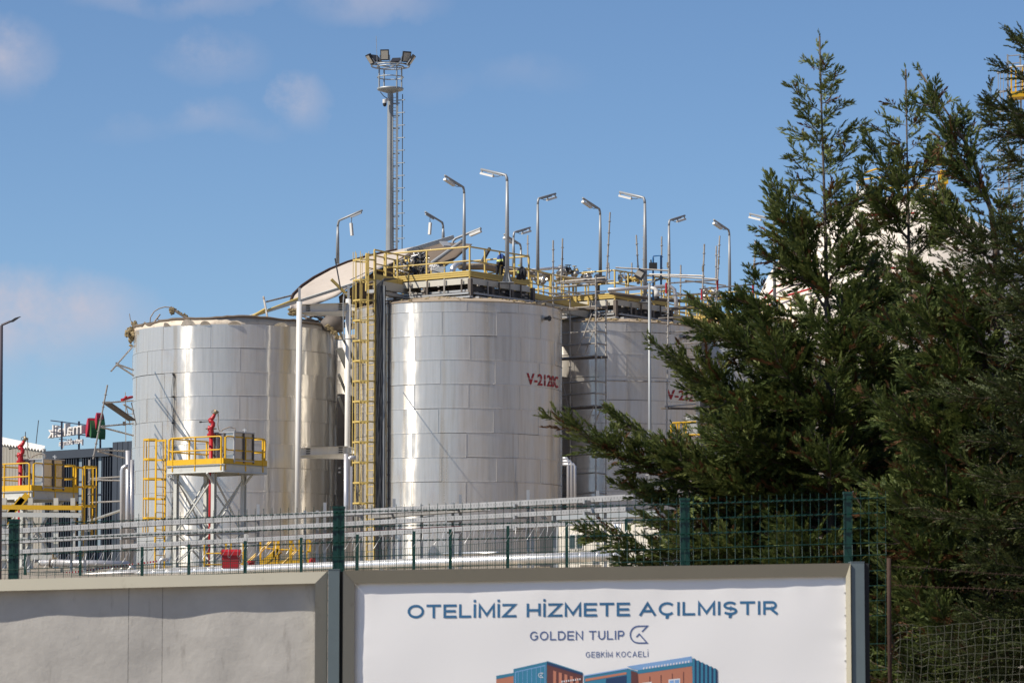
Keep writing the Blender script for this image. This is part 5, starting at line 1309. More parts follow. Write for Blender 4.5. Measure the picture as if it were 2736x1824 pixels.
part('top_platform', MB().lathe(tpz + Vector((0, 0, -.35)), [(1.9, 0), (2.0, .1), (2.0, .25), (.1, .3)], 24), 'brown_steel', sp)
part('top_hatch', MB().lathe(P(2322, 512, 164) - Z * .2, [(.6, 0), (.6, .15), (.4, .35), (.05, .42)], 18), 'white_paint', sp, smooth=True)
for k in range(16):
    a = 2 * math.pi * k / 16; e2 = Vector((math.cos(a), math.sin(a), 0)); part('rail_post', MB().tube(tpz + e2 * 1.95 - Z * .2, tpz + e2 * 1.95 + Z * .95, .035, 6), 'white_paint', sp)
for zz in (.4, .95): part('guard_rail', MB().path([tpz + Vector((math.cos(k * .2618) * 1.95, math.sin(k * .2618) * 1.95, zz)) for k in range(24)], .035, 6, closed=True), 'yellow_paint', sp)
part('relief_valve', MB().tube(P(2520, 520, 163.5), P(2520, 455, 163.5), .16, 10).box(P(2520, 478, 163.4), .45, .4, .5).tube(P(2470, 438, 163.5), P(2540, 440, 163.5), .07, 8), 'yellow_paint', sp)
part('top_rail', MB().path([P(x, y, 163) for x, y in ((2310, 462), (2340, 452), (2400, 450), (2450, 446))], .05, 6), 'yellow_paint', sp)

# ladder tower at the right edge
tw = thing('ladder_tower', 'white caged ladder and yellow deck high at the right edge behind the firs', 'tower', P(2690, 1500, 120))
zL = gz(120)
for x in (2692, 2726): part('stile', MB().bar(Vector((P(x, 300, 120).x, 120, zL)), P(x, 146, 120), .06, .06, Yv), 'galvanised', tw)
for y in range(150, 1200, 21): part('rung', MB().tube(P(2692, y, 120), P(2726, y - 3, 120), .02, 6), 'galvanised', tw)
for i in range(18):
    y = 191 + i * 52; part('hoop', MB().path([P(2692, y, 120), P(2678, y + 1, 119.6), P(2666, y + 4, 119.8), P(2666, y + 5, 120.4), P(2690, y, 120.6)], .035, 6), 'galvanised', tw)
for x, dy in ((2667, 0), (2673, -.3), (2681, -.5)): part('cage_bar', MB().bar(P(x, 195, 120 + dy), P(x, 1100, 120 + dy), .04, .02, X), 'galvanised', tw)
for x in (2702, 2714, 2732): part('deck_post', MB().bar(P(x, 180, 119.5), P(x, 262, 119.5), .05, .05, X), 'yellow_paint', tw)
part('deck_rail', MB().tube(P(2698, 180, 119.5), P(2760, 174, 119.5), .035, 8), 'white_paint', tw); part('deck', MB().bar(P(2700, 257, 119.5), P(2790, 252, 119.5), .8, .2), 'yellow_paint', tw)
part('deck_column', MB().bar(Vector((P(2760, 250, 120).x, 120, zL)), P(2760, 255, 120), .25, .25, Yv), 'galvanised', tw)

# ------------------------------------------------------------------ street lamp at the left edge
sl = thing('street_lamp', 'dark street lamp at the left edge with a slanted head', 'street lamp', P(4, 1500, 60))
pb_ = P(3, 870, 60); b_ = Vector((pb_.x - .0, 60, gz(60)))
part('pole', MB().path([b_, pb_], [.075, .035], 12), 'lamp_pole_dark', sl, smooth=True)
part('arm', MB().path([pb_ - Z * .03, P(5, 868, 60), P(28, 858, 60)], .022, 8), 'lamp_pole_dark', sl)
part('lamp_head', MB().add([P(*q) for q in ((24, 862, 59.9), (36, 860, 59.9), (56, 846, 59.9), (54, 845, 59.9), (40, 849, 59.9), (26, 858, 59.9))] + [P(*q) for q in ((24, 862, 60.1), (36, 860, 60.1), (56, 846, 60.1), (54, 845, 60.1), (40, 849, 60.1), (26, 858, 60.1))], [(0, 1, 2, 3, 4, 5), (11, 10, 9, 8, 7, 6)] + [(i, 6 + i, 6 + (i + 1) % 6, (i + 1) % 6) for i in range(6)]), 'flood_body', sl)

# ------------------------------------------------------------------ worker bending over and a hung jacket
def skin_body(name, joints, edges, root, parent, mats, pick):
    me = bpy.data.meshes.new(name); me.from_pydata([j[0][:] for j in joints], edges, [])
    ob = bpy.data.objects.new(name, me); COL.objects.link(ob)
    ob.modifiers.new('s', 'SKIN'); ob.modifiers.new('d', 'SUBSURF').levels = 2
    for i, j in enumerate(joints): me.skin_vertices[0].data[i].radius = (j[1], j[1]); me.skin_vertices[0].data[i].use_root = (i == root)
    dg = bpy.context.evaluated_depsgraph_get(); m2 = bpy.data.meshes.new_from_object(ob.evaluated_get(dg)); bpy.data.objects.remove(ob)
    for m_ in mats: m2.materials.append(MATS[m_])
    for p in m2.polygons: p.material_index = pick(p.center); p.use_smooth = True
    off = ORG[parent.name]; m2.transform(Matrix.Translation(-off))
    o = bpy.data.objects.new(name, m2); COL.objects.link(o); o.parent = parent; ORG[o.name] = off; return o
WY = 122.0; wp = lambda x, y, dy=0: P(x, y, WY + dy)
wkr = thing('person', 'worker in a blue jacket with a reflective band bending over a pipe on the platform', 'person', wp(1334, 743), None)
J = [(wp(1336, 698), .14), (wp(1333, 699, -.1), .095), (wp(1329, 718, -.12), .07), (wp(1328, 738, -.08), .05), (wp(1324, 741, -.14), .04), (wp(1341, 699, .12), .095), (wp(1341, 718, .16), .07), (wp(1339, 737, .2), .05), (wp(1334, 740, .14), .04),
     (wp(1336, 690), .15), (wp(1341, 686), .165), (wp(1347, 688), .13), (wp(1350, 692), .06), (wp(1352, 698), .095),
     (wp(1345, 689, -.18), .07), (wp(1346, 701, -.22), .055), (wp(1348, 713, -.2), .045), (wp(1346, 690, .18), .07), (wp(1350, 702, .2), .055), (wp(1352, 713, .18), .045)]
E = [(0, 1), (1, 2), (2, 3), (3, 4), (0, 5), (5, 6), (6, 7), (7, 8), (0, 9), (9, 10), (10, 11), (11, 12), (12, 13), (11, 14), (14, 15), (15, 16), (11, 17), (17, 18), (18, 19)]
zw = wp(0, 698).z; zh = wp(0, 693).z
skin_body('body', J, E, 0, wkr, ['blue_cloth', 'navy_cloth', 'hivis', 'skin'], lambda p: 1 if (p.z < zw - .02 or p.x > wp(1344, 0).x) else (2 if zw - .02 < p.z < zh - .01 else 0))
part('hard_hat', MB().blob(wp(1353, 700), .11, .12, .1, 12, 8), 'navy_cloth', wkr, smooth=True)
jk = thing('work_jacket', 'dark jacket with reflective patches hanging on the yellow rail', 'jacket', P(1394, 748, 121.2))
m = MB(); JY = 121.1; outline = [(1385, 746, 0), (1386, 730, .03), (1388, 718, .0), (1392, 712, 0), (1397, 711, .02), (1401, 716, 0), (1401, 730, .04), (1400, 748, 0), (1396, 744, -.03), (1390, 747, 0)]
fr_ = [P(x, y, JY + k) for x, y, k in outline]; cpt = P(1393, 728, JY - .14)
bk = [p + Yv * .12 for p in fr_]; n = len(fr_)
m.add(fr_ + [cpt] + bk, [(i, (i + 1) % n, n) for i in range(n)] + [((i + 1) % n, i, n + 1 + i, n + 1 + (i + 1) % n) for i in range(n)] + [tuple(n + 1 + i for i in range(n))])
part('cloth', m, 'navy_cloth', jk); part('sleeve', MB().path([P(1388, 718, JY), P(1384, 732, JY - .05), P(1384, 745, JY)], [.07, .07, .06], 8), 'navy_cloth', jk, smooth=True); part('sleeve', MB().path([P(1400, 717, JY), P(1402, 732, JY - .05), P(1401, 747, JY)], [.06, .06, .05], 8), 'navy_cloth', jk, smooth=True)
part('reflective_patch', MB().hexa(P(1384, 727, JY - .1), X * .035, Yv * .01, Z * .05).hexa(P(1387, 709, JY - .06), X * .04, Yv * .01, Z * .03), 'hivis', jk)
# ------------------------------------------------------------------ billboards at the roadside
BY = 22.5; px = BY / F
def board_frame(name, label, tl, tr, cl_, cr_, wl, wr, wt, hgt=2.05, up=False):
    """mitred frame: outer top corners tl, tr in photo pixels, member widths in pixels"""
    t = thing(name, label, 'billboard', Vector((P(tl[0], 900, BY).x, BY, gz(BY))), 'billboards by the road')
    fd = .06
    o_tl, o_tr = P(*tl, BY - fd), P(*tr, BY - fd)
    dz = (o_tr.z - o_tl.z) / (o_tr.x - o_tl.x); dn = -Z * hgt
    i_tl = P(tl[0] + wl, tl[1] + wt, BY - fd + .035); i_tl.z = o_tl.z - wt * px + dz * wl * px; i_tr = P(tr[0] - wr, tr[1] + wt, BY - fd + .035); i_tr.z = o_tr.z - wt * px - dz * wr * px
    if up:       # this frame's profile falls away to its outer edge
        for q_ in (o_tl, o_tr): q_.y += .032
        for q_ in (i_tl, i_tr): q_.y -= .036
    o_bl, o_br = o_tl + dn, o_tr + dn; i_bl, i_br = i_tl + dn + Z * 2 * wt * px, i_tr + dn + Z * 2 * wt * px
    bk = Yv * (fd + .03); bi = Yv * (fd - .0)
    for (a, b, c, d) in ((o_tl, o_tr, i_tr, i_tl), (o_br, o_bl, i_bl, i_br), (o_bl, o_tl, i_tl, i_bl), (o_tr, o_br, i_br, i_tr)):
        e = (b - a).normalized() * .0008
        m = MB().add([a + e, b - e, c - e, d + e, a + e + bk, b - e + bk, c - e + bi, d + e + bi], [(3, 2, 1, 0), (4, 5, 6, 7), (0, 1, 5, 4), (1, 2, 6, 5), (2, 3, 7, 6), (3, 0, 4, 7)])
        part('frame_member', m, 'board_frame', t)
    return t, (o_tl, o_tr, i_tl, i_tr, i_bl, i_br)
bA, q = board_frame('billboard', 'empty billboard frame showing bare stained sheets, left of the advert', (-330, 1555), (873, 1525.5), 0, 0, 30, 30, 31, up=True)
part('backing_board', MB().box(Vector((P(272, 1600, BY).x, BY + .075, P(272, 1560, BY).z - .95)), 2.85, .03, 1.86), 'black_gap', bA)  # black sheet added behind the bare sheets to keep their joints dark
# bare sheets, bowed a little
i_tl, i_tr, i_bl = q[2], q[3], q[4]
for (xa, xb) in ((-302, 345), (346, 435), (436, 846)):
    A = P(xa, 1500, BY + .02).x; B_ = P(xb, 1500, BY + .02).x; m = MB(); n = 24
    for j in range(9):
        for i in range(n + 1):
            x = A + (B_ - A) * i / n; s_ = (x - i_tl.x) / (i_tr.x - i_tl.x); zt = i_tl.z + (i_tr.z - i_tl.z) * s_ + .02; z = zt - 2.0 * j / 8
            m.v.append(Vector((x, BY + .012 + .0055 * math.sin(x * 5.1 + .8) + .004 * math.sin(x * 11 + j), z)))
    for j in range(8):
        for i in range(n): m.f.append((j * (n + 1) + i, (j + 1) * (n + 1) + i, (j + 1) * (n + 1) + i + 1, j * (n + 1) + i + 1))
    part('bare_sheet', m, 'bare_sheet', bA, smooth=True)
bB, q = board_frame('billboard', 'billboard with a white hotel advert and blue capital lettering', (917, 1523.5), (2272, 1503.5), 0, 0, 30, 12, 34)
i_tl, i_tr = q[2], q[3]
m = MB(); nx_, nz_ = 150, 60; r = random.Random(2)
wr_ = [(r.uniform(0, 1), r.uniform(.01, .03), r.uniform(.02, .05), r.uniform(-.5, .5)) for _ in range(16)]; ws_ = [(r.uniform(0, 1), r.uniform(.01, .02), r.uniform(.015, .04)) for _ in range(14)]
xa, xb = P(947, 1560, BY).x, P(2263, 1560, BY).x
def vinyl_z0(x): return i_tl.z + (i_tr.z - i_tl.z) * (x - i_tl.x) / (i_tr.x - i_tl.x) + .004
def vinyl_y(x, z):
    """the stretched sheet: tucks at the edges, faint waves across the middle"""
    u = (x - xa) / (xb - xa); dt = vinyl_z0(x) - z; v = dt / 1.86; y = BY; dl = x - xa; dr = xb - x
    for (c0, w0, a0, sl) in wr_: y -= .004 * math.exp(-((u - c0 - sl * v * .06) / w0) ** 2) * math.exp(-dt / (.04 + a0)) * (1 if a0 > .03 else -1)
    for (c0, w0, a0) in ws_: y -= .006 * math.exp(-((v - c0) / w0) ** 2) * (math.exp(-dl / .05) + math.exp(-dr / .06))
    y += .02 * math.exp(-max(dl, 0) / .02) + .012 * math.exp(-max(dt, 0) / .015) + .0008 * math.sin(u * 31 + v * 9)
    return y + .0016 * math.sin((u * 1.4 + v * 2.2) * 7)
for j in range(nz_ + 1):
    for i in range(nx_ + 1):
        x = xa + (xb - xa) * i / nx_; z = vinyl_z0(x) - 1.86 * j / nz_; m.v.append(Vector((x, vinyl_y(x, z), z)))
for j in range(nz_):
    for i in range(nx_): m.f.append((j * (nx_ + 1) + i, (j + 1) * (nx_ + 1) + i, (j + 1) * (nx_ + 1) + i + 1, j * (nx_ + 1) + i + 1))
part('vinyl_sheet', m, 'vinyl', bB, smooth=True)
m = MB().box(Vector(((xa + xb) / 2, BY + .06, i_tl.z - 1.0)), xb - xa + .06, .03, 1.9); part('backing_board', m, 'mast_steel', bB)
m = MB()
for i in range(34): x = xb - .004; m.box(Vector((x - r.uniform(0, .012), BY - .004, i_tr.z - .06 - i * .05)), .012, .006, .004)
part('staples', m, 'dark_steel', bB, kind='stuff')
def on_vinyl(x, y, lay=1.0):
    p = P(x, y, BY); p.y = vinyl_y(p.x, p.z) - .0014 - .0004 * lay; return p
def _arc(cx, cy, rx, ry, a0, a1, n=16): return [(cx + rx * math.cos(R(a0 + (a1 - a0) * i / n)), cy + ry * math.sin(R(a0 + (a1 - a0) * i / n))) for i in range(n + 1)]
_bowl = lambda y0, y1, w: [(0, y0), (w - (y1 - y0) / 2, y0)] + _arc(w - (y1 - y0) / 2, (y0 + y1) / 2, (y1 - y0) / 2, (y1 - y0) / 2, -90, 90, 10) + [(0, y1)]
_dot = lambda w: [(w / 2, 1.375), (w / 2, 1.385)]
GLYPH = {   # width, pen strokes in a box one unit high
    'O': (1.05, [_arc(.525, .5, .525, .5, 90, 450, 28)]), 'T': (.9, [[(0, 1), (.9, 1)], [(.45, 1), (.45, 0)]]), 'E': (.8, [[(0, 0), (0, 1)], [(0, 1), (.8, 1)], [(0, .5), (.74, .5)], [(0, 0), (.8, 0)]]),
    'L': (.72, [[(0, 1), (0, 0), (.72, 0)]]), 'I': (.0, [[(0, 0), (0, 1)]]), 'İ': (.0, [[(0, 0), (0, 1)], _dot(0)]), 'M': (1.05, [[(0, 0), (0, 1), (.525, .12), (1.05, 1), (1.05, 0)]]),
    'Z': (.85, [[(0, 1), (.85, 1), (0, 0), (.87, 0)]]), 'H': (.86, [[(0, 0), (0, 1)], [(.86, 0), (.86, 1)], [(0, .5), (.86, .5)]]), 'A': (1.0, [[(0, 0), (.5, 1), (1, 0)], [(.2, .32), (.8, .32)]]),
    'C': (.95, [_arc(.52, .5, .52, .5, 42, 318, 24)]), 'Ç': (.95, [_arc(.52, .5, .52, .5, 42, 318, 24), [(.5, -.05), (.56, -.14), (.53, -.26), (.4, -.27)]]),
    'S': (.82, [_arc(.41, .745, .4, .255, 25, 270, 14) + _arc(.41, .245, .42, .245, 90, -155, 14)]), 'R': (.84, [[(0, 0), (0, 1)], _bowl(.45, 1, .8), [(.42, .45), (.86, 0)]]),
    'G': (1.0, [_arc(.52, .5, .52, .5, 42, 330, 24) + [(.98, .48), (.6, .48)]]), 'D': (.92, [[(0, 0), (0, 1)], [(0, 1), (.42, 1)] + _arc(.42, .5, .5, .5, 90, -90, 14) + [(0, 0)]]), 'N': (.88, [[(0, 0), (0, 1), (.88, 0), (.88, 1)]]),
    'U': (.84, [[(0, 1), (0, .42)] + _arc(.42, .42, .42, .42, 180, 360, 14) + [(.84, 1)]]), 'P': (.76, [[(0, 0), (0, 1)], _bowl(.43, 1, .76)]), 'B': (.78, [[(0, 0), (0, 1)], _bowl(.52, 1, .72), _bowl(0, .52, .78)]), 'K': (.82, [[(0, 0), (0, 1)], [(.8, 1), (.05, .46)], [(.28, .62), (.84, 0)]])}
GLYPH['Ş'] = (.82, GLYPH['S'][1] + [[(.4, -.05), (.46, -.14), (.43, -.26), (.3, -.27)]])
def stroke_mesh(m, pts, w_, lay):
    n = len(pts); o = len(m.v)
    for i in range(n):
        a = Vector(pts[max(i - 1, 0)]); b = Vector(pts[i]); c = Vector(pts[min(i + 1, n - 1)])
        d1 = (b - a).normalized() if i else (c - b).normalized(); d2 = (c - b).normalized() if i < n - 1 else d1
        sm = Vector((-(d1 + d2).y, (d1 + d2).x)); nrm = sm.normalized() if sm.length > 1e-4 else Vector((-d1.y, d1.x)); k = w_ / 2 / max(.42, nrm.dot(Vector((-d1.y, d1.x))))
        for s_ in (1, -1): q_ = b + nrm * k * s_; m.v.append(on_vinyl(q_.x, q_.y, lay))
    for i in range(n - 1): m.f.append((o + 2 * i, o + 2 * i + 2, o + 2 * i + 3, o + 2 * i + 1))
def write(s, x0, x1, yb0, yb1, cap, w_, mname, gap=.3, space=.62, sx=1.0):
    """a line of capitals between x0 and x1 on a sloping baseline, each letter its own piece of print"""
    tot = 0.0; pos = []
    for ch in s:
        if ch == ' ': tot += space; continue
        pos.append((ch, tot)); tot += GLYPH[ch][0] * sx + gap
    tot -= gap; k = (x1 - x0 - w_) / tot
    for ch, u in pos:
        m = MB()
        for li, st_ in enumerate(GLYPH[ch][1]):
            pp = []
            for (a, b) in st_:
                x = x0 + w_ / 2 + (u + a * sx) * k; y = yb0 + (yb1 - yb0) * (x - x0) / (x1 - x0) - w_ / 2 - b * (cap - w_); pp.append((x, y))
            # butt ends run out half a pen width
            st2 = list(pp)
            if len(st2) == 2 and ch not in 'ÇŞ':
                d = (Vector(st2[1]) - Vector(st2[0])).normalized() * w_ / 2; st2 = [tuple(Vector(st2[0]) - d * (1 if li == 0 or ch in 'İ' else .0)), tuple(Vector(st2[1]) + d)]
            elif Vector(st2[0]) != Vector(st2[-1]) and ch not in 'COGS':
                d0 = (Vector(st2[0]) - Vector(st2[1])).normalized() * w_ / 2; d1 = (Vector(st2[-1]) - Vector(st2[-2])).normalized() * w_ / 2
                if ch in 'LZMNUA' and li == 0: st2 = [tuple(Vector(st2[0]) + d0)] + st2[1:-1] + [tuple(Vector(st2[-1]) + d1)]
            stroke_mesh(m, st2, w_, 1 + li * .6)
        part('letter', m, mname, bB)
write('OTELİMİZ', 1089, 1379, 1651, 1648, 36.5, 6.6, 'print_blue', gap=.37)
write('HİZMETE', 1407, 1683, 1647.6, 1644.8, 36.5, 6.6, 'print_blue', gap=.37)
write('AÇILMIŞTIR', 1708, 2077, 1644.5, 1640.6, 36.5, 6.6, 'print_blue', gap=.37)
write('GOLDEN TULIP', 1416, 1668, 1709.8, 1707.1, 24, 3.4, 'print_indigo', gap=.34, space=.5, sx=.8)
write('GEBKİM KOCAELİ', 1565, 1732, 1755.2, 1753.4, 15, 1.8, 'print_indigo', gap=.36, space=.5, sx=.74)
def stroke(pts, w_, mname, lay=1.0, name='emblem'):
    m = MB(); stroke_mesh(m, pts, w_, lay); return part(name, m, mname, bB)
def emblem(x, y, s, mname, w_):
    pts = [(33, 17), (48, 2)] ; pts += [(24, 2)] + [(24 - 22 * math.sin(R(a)), 24.5 - 22.5 * math.cos(R(a))) for a in range(20, 170, 15)] + [(24, 47), (47, 47), (26, 23), (18, 31)]
    stroke([(x + a * s, y + (b - .2) * s - .0105 * a * s) for a, b in pts], w_, mname)
emblem(1682, 1670, 1.0, 'print_indigo', 3.6)
def poly(pts, mname, lay=1, name='hotel_print'):
    """flat printed patch, filled on the sheet in strips so that it follows the surface"""
    bm = bmesh.new(); bm.faces.new([bm.verts.new((x, -min(y, 2240), 0)) for x, y in pts])
    x0 = min(p[0] for p in pts); x1 = max(p[0] for p in pts)
    for k in range(1, int((x1 - x0) / 24) + 1): bmesh.ops.bisect_plane(bm, geom=bm.verts[:] + bm.edges[:] + bm.faces[:], plane_co=(x0 + 24 * k, 0, 0), plane_no=(1, 0, 0))
    bm.verts.index_update(); m = MB(); m.v = [on_vinyl(v.co.x, -v.co.y, lay * 1.6) for v in bm.verts]; m.f = [tuple(v.index for v in f_.verts) for f_ in bm.faces]; bm.free()
    return part(name, m, mname, bB)
BT = 1900
poly([(1326, 1806), (1372, 1798), (1372, BT), (1326, BT)], 'print_brick'); poly([(1326, 1804), (1372, 1796), (1372, 1804), (1326, 1813)], 'print_teal', 2)
poly([(1372, 1786), (1461, 1766), (1461, BT), (1372, BT)], 'print_teal', 1); poly([(1376, 1793), (1457, 1775), (1457, BT), (1376, BT)], 'print_glass', 2) ; poly([(1378, 1795), (1455, 1778), (1455, BT), (1378, BT)], 'print_teal', 3)
poly([(1461, 1766), (1557, 1797), (1557, BT), (1461, BT)], 'print_dark_brick', 1); poly([(1461, 1766), (1557, 1797), (1557, 1803), (1461, 1774)], 'print_navy', 2); poly([(1461, 1764), (1557, 1795), (1557, 1797.5), (1461, 1766.5)], 'print_teal', 3)
poly([(1560, 1804), (1677, 1784), (1677, BT), (1560, BT)], 'print_teal', 2); poly([(1564, 1812), (1674, 1794), (1674, 1800), (1564, 1819)], 'print_brick', 3); poly([(1619, 1812), (1674, 1803), (1674, BT), (1619, BT)], 'print_navy', 3); poly([(1560, 1803), (1677, 1783), (1677, 1786), (1560, 1806)], 'print_glass', 4)
poly([(1677, 1784), (1704, 1792), (1704, BT), (1677, BT)], 'print_teal', 2); poly([(1686, 1790), (1704, 1796), (1712, BT), (1686, BT)], 'print_dark_brick', 3)
poly([(1675, 1779), (1848, 1752), (1849, 1772), (1712, 1790), (1690, 1786)], 'print_glass', 1); poly([(1704, 1789), (1850, 1768), (1850, 1778), (1704, 1799)], 'print_teal', 3)
for i in range(16): poly([(1718 + i * 8, 1787 - i * 1.2), (1722 + i * 8, 1786.4 - i * 1.2), (1722 + i * 8, 1781 - i * 1.2), (1718 + i * 8, 1782 - i * 1.2)], 'print_white', 4)
poly([(1704, 1799), (1848, 1778), (1857, BT), (1710, BT)], 'print_brick', 2); poly([(1786, 1814), (1817, 1811), (1817, BT), (1786, BT)], 'print_white', 3); poly([(1789, 1817), (1800, 1815.6), (1800, BT), (1789, BT)], 'print_glass', 4); poly([(1803, 1815.4), (1814, 1814), (1814, BT), (1803, BT)], 'print_glass', 4)
poly([(1716, 1823), (1741, 1820), (1741, BT), (1716, BT)], 'print_white', 3)
for i in range(6): poly([(1384 + i * 12, 1793 - i * 2.7), (1385.2 + i * 12, 1792.7 - i * 2.7), (1385.2 + i * 12, BT), (1384 + i * 12, BT)], 'print_glass', 4)
for i in range(5): poly([(1478 + i * 15, 1790 + i * 4.6), (1486 + i * 15, 1792.4 + i * 4.6), (1486 + i * 15, BT), (1478 + i * 15, BT)], 'print_brick', 2)
for i in range(4): poly([(1735 + i * 30, 1806 - i * 4), (1737 + i * 30, 1805.7 - i * 4), (1738 + i * 30, BT), (1736 + i * 30, BT)], 'print_dark_brick', 3)
for i in range(6):
    x = 1850 + i * 11.2; poly([(x, 1758 + i * 5.2), (x + 6, 1757.5 + i * 5.2), (x + 6, BT), (x, BT)], 'print_teal', 3); poly([(x + 6, 1758 + i * 5.2), (x + 11.2, 1763 + i * 5.2), (x + 11.2, BT), (x + 6, BT)], 'print_navy', 2)
write('GOLDEN TULIP', 1382, 1436, 1818, 1807.5, 9, 1.7, 'print_white', gap=.3, space=.4, sx=.7); stroke([(1438 + a * .27, 1796 + b * .27) for a, b in ((33, 17), (48, 2), (24, 2), (8, 10), (2, 24), (8, 38), (24, 47), (47, 47), (26, 23), (18, 31))], 1.4, 'print_white', 8)
for i in range(9): poly([(1500 + i * 6, 1822 - i * .8), (1503 + i * 6, 1821.6 - i * .8), (1503 + i * 6, 1817 - i * .8), (1500 + i * 6, 1817.4 - i * .8)], 'print_white', 4)
# posts
def board_post(name, label, xa, xb, ytop, lean=0):
    a, b = P(xa, ytop, BY - .045), P(xb, ytop, BY - .045); zg = gz(BY) - .2; c = (a + b) / 2
    m = MB(); w_ = b.x - a.x; d_ = .16
    m.hexa(Vector((c.x, c.y + d_ / 2, (c.z + zg) / 2)), X * w_ / 2, Yv * d_ / 2, Z * (c.z - zg) / 2)
    t = single(name, m, 'board_post', label, 'post', 'billboard posts', loc=Vector((c.x, c.y, zg))); ORG[t.name] = Vector((c.x, c.y, zg))
    part('post_cap', MB().box(Vector((c.x, c.y + d_ / 2, c.z + .004)), w_ + .004, d_ + .004, .006), 'board_post', t)
    return t
p1 = board_post('billboard_post', 'blue grey steel post between the empty billboard and the advert', 877, 907, 1522)
p2 = board_post('billboard_post', 'blue grey steel post at the right end of the advert billboard', 2274, 2309, 1502)
part('dark_strip', MB().box(Vector((P(2316, 1600, BY).x, BY + .05, (P(0, 1504, BY).z + .0) / 2)), .032, .1, P(0, 1504, BY).z), 'black_gap', p2)  # black strip put in for the post's dark side face
part('dark_strip', MB().box(Vector((P(911.5, 1600, BY).x, BY + .06, P(0, 1526, BY).z / 2)), .015, .1, P(0, 1526, BY).z), 'black_gap', p1)  # dark gap beside the post, its shade painted as a black strip

# ------------------------------------------------------------------ green security fence behind the billboards
fn = thing('green_fence', 'dark green welded mesh fence with barbed strips behind the billboards', 'fence', P(905, 1600, 24))
FY = 24.0
PT = [(-860, 1424), (37, 1391), (905, 1357), (1830, 1335), (2265, 1318)]
for (x, y), w_ in zip(PT, (28, 27, 31, 25, 20)):
    tpt = P(x, y, FY); zb_ = gz(FY) - .1
    po = part('fence_post', MB().box(Vector((tpt.x, FY + .03, (tpt.z + zb_) / 2)), w_ * FY / F, .06, tpt.z - zb_), 'green_paint', fn)
    part('post_cap', MB().box(Vector((tpt.x, FY + .03, tpt.z + .006)), w_ * FY / F + .008, .07, .016), 'green_paint', po)
wires = MB(); barbs = MB(); clips = MB()
spans = [((-860, 1424), (37, 1391)), ((37, 1391), (905, 1357)), ((905, 1357), (1830, 1335)), ((1830, 1335), (2366, 1318))]
for si, (a, b) in enumerate(spans):
    n = max(2, round((b[0] - a[0]) / 22.2)); rows = (11, 51, 91, 130, 163)
    drop = 12 if si < 3 else 4
    zz = lambda s_, r_: P(a[0] + (b[0] - a[0]) * s_, a[1] + (b[1] - a[1]) * s_ + r_, FY)
    for r_ in rows + (205, 245, 285, 325, 400, 470):
        off = -.03 if r_ == 130 else 0
        wires.path([zz(0, r_) - Yv * (.012 if r_ != 163 else .045), zz(1, r_) - Yv * (.012 if r_ != 163 else .045)], .0028, 5, cap=False)
    for i in range(n + 1):
        s_ = i / n
        wires.path([zz(s_, -7) - Yv * .006, zz(s_, 130) - Yv * .006, zz(s_, 163) - Yv * .035, zz(s_, 200) - Yv * .006, zz(s_, 470) - Yv * .006], .0021, 5, cap=False)
    nb_ = int((b[0] - a[0]) / 17)
    for r_ in rows[:3]:
        for i in range(nb_):
            s_ = (i + .5) / nb_; c = zz(s_, r_) - Yv * .014; k = 7.4 * FY / F
            for ang in (25, -25): e = X * math.cos(R(ang)) + Z * math.sin(R(ang)); barbs.add([c - e * k, c + Z * .004, c + e * k, c - Z * .004, c - Yv * .01, c + Yv * .003], [(0, 4, 1), (1, 4, 2), (2, 4, 3), (3, 4, 0), (0, 1, 5), (1, 2, 5), (2, 3, 5), (3, 0, 5)])
part('mesh_wires', wires, 'green_paint', fn, kind='stuff'); part('barbs', barbs, 'green_paint', fn, kind='stuff')
# old wire netting and rusty post right of the advert
ow = thing('wire_netting', 'sagging old wire netting on a rusty post right of the advert billboard', 'fence', P(2376, 1824, 23.4)); NY = 23.4
part('post', MB().path([Vector((P(2380, 1900, NY).x, NY, gz(NY))), P(2376, 1650, NY), P(2375, 1490, NY)], .015, 10), 'rust', ow, smooth=True)
for pts in ([(2376, 1512), (2480, 1517), (2600, 1528), (2745, 1537)], [(2376, 1562), (2500, 1568), (2620, 1571), (2745, 1580)]):
    wm = MB().path([P(x, y, NY) for x, y in pts], .0018, 5)
    for i in range(26):
        s_ = i / 26 * (len(pts) - 1); k = int(s_); q_ = P(pts[k][0] + (pts[k + 1][0] - pts[k][0]) * (s_ - k), pts[k][1] + (pts[k + 1][1] - pts[k][1]) * (s_ - k), NY); wm.tube(q_ - Z * .012 - X * .006, q_ + Z * .012 + X * .006, .0013, 4)
    part('barbed_wire', wm, 'rust', ow)
net = MB(); r = random.Random(9)
topy = lambda x: 1662 + 9 * math.sin((x - 2380) / 70) + (8 if 2440 < x < 2480 else 0)
cols = [2378 + i * 20.5 for i in range(19)]
gx = lambda i, j: (cols[i] + 2.5 * math.sin(j * .9 + i) + (8 * math.sin(j * .5) if i < 3 else 0), topy(cols[i]) + j * 21 + 2.2 * math.sin(i * 1.3 + j) + (0 if i else 14))
for i in range(19): net.path([P(*gx(i, j), NY) for j in range(16)], .0017, 4, cap=False)
for j in range(16): net.path([P(*gx(i, j), NY) for i in range(19)], .0016, 4, cap=False)
part('net', net, 'wire_pale', ow, kind='stuff')

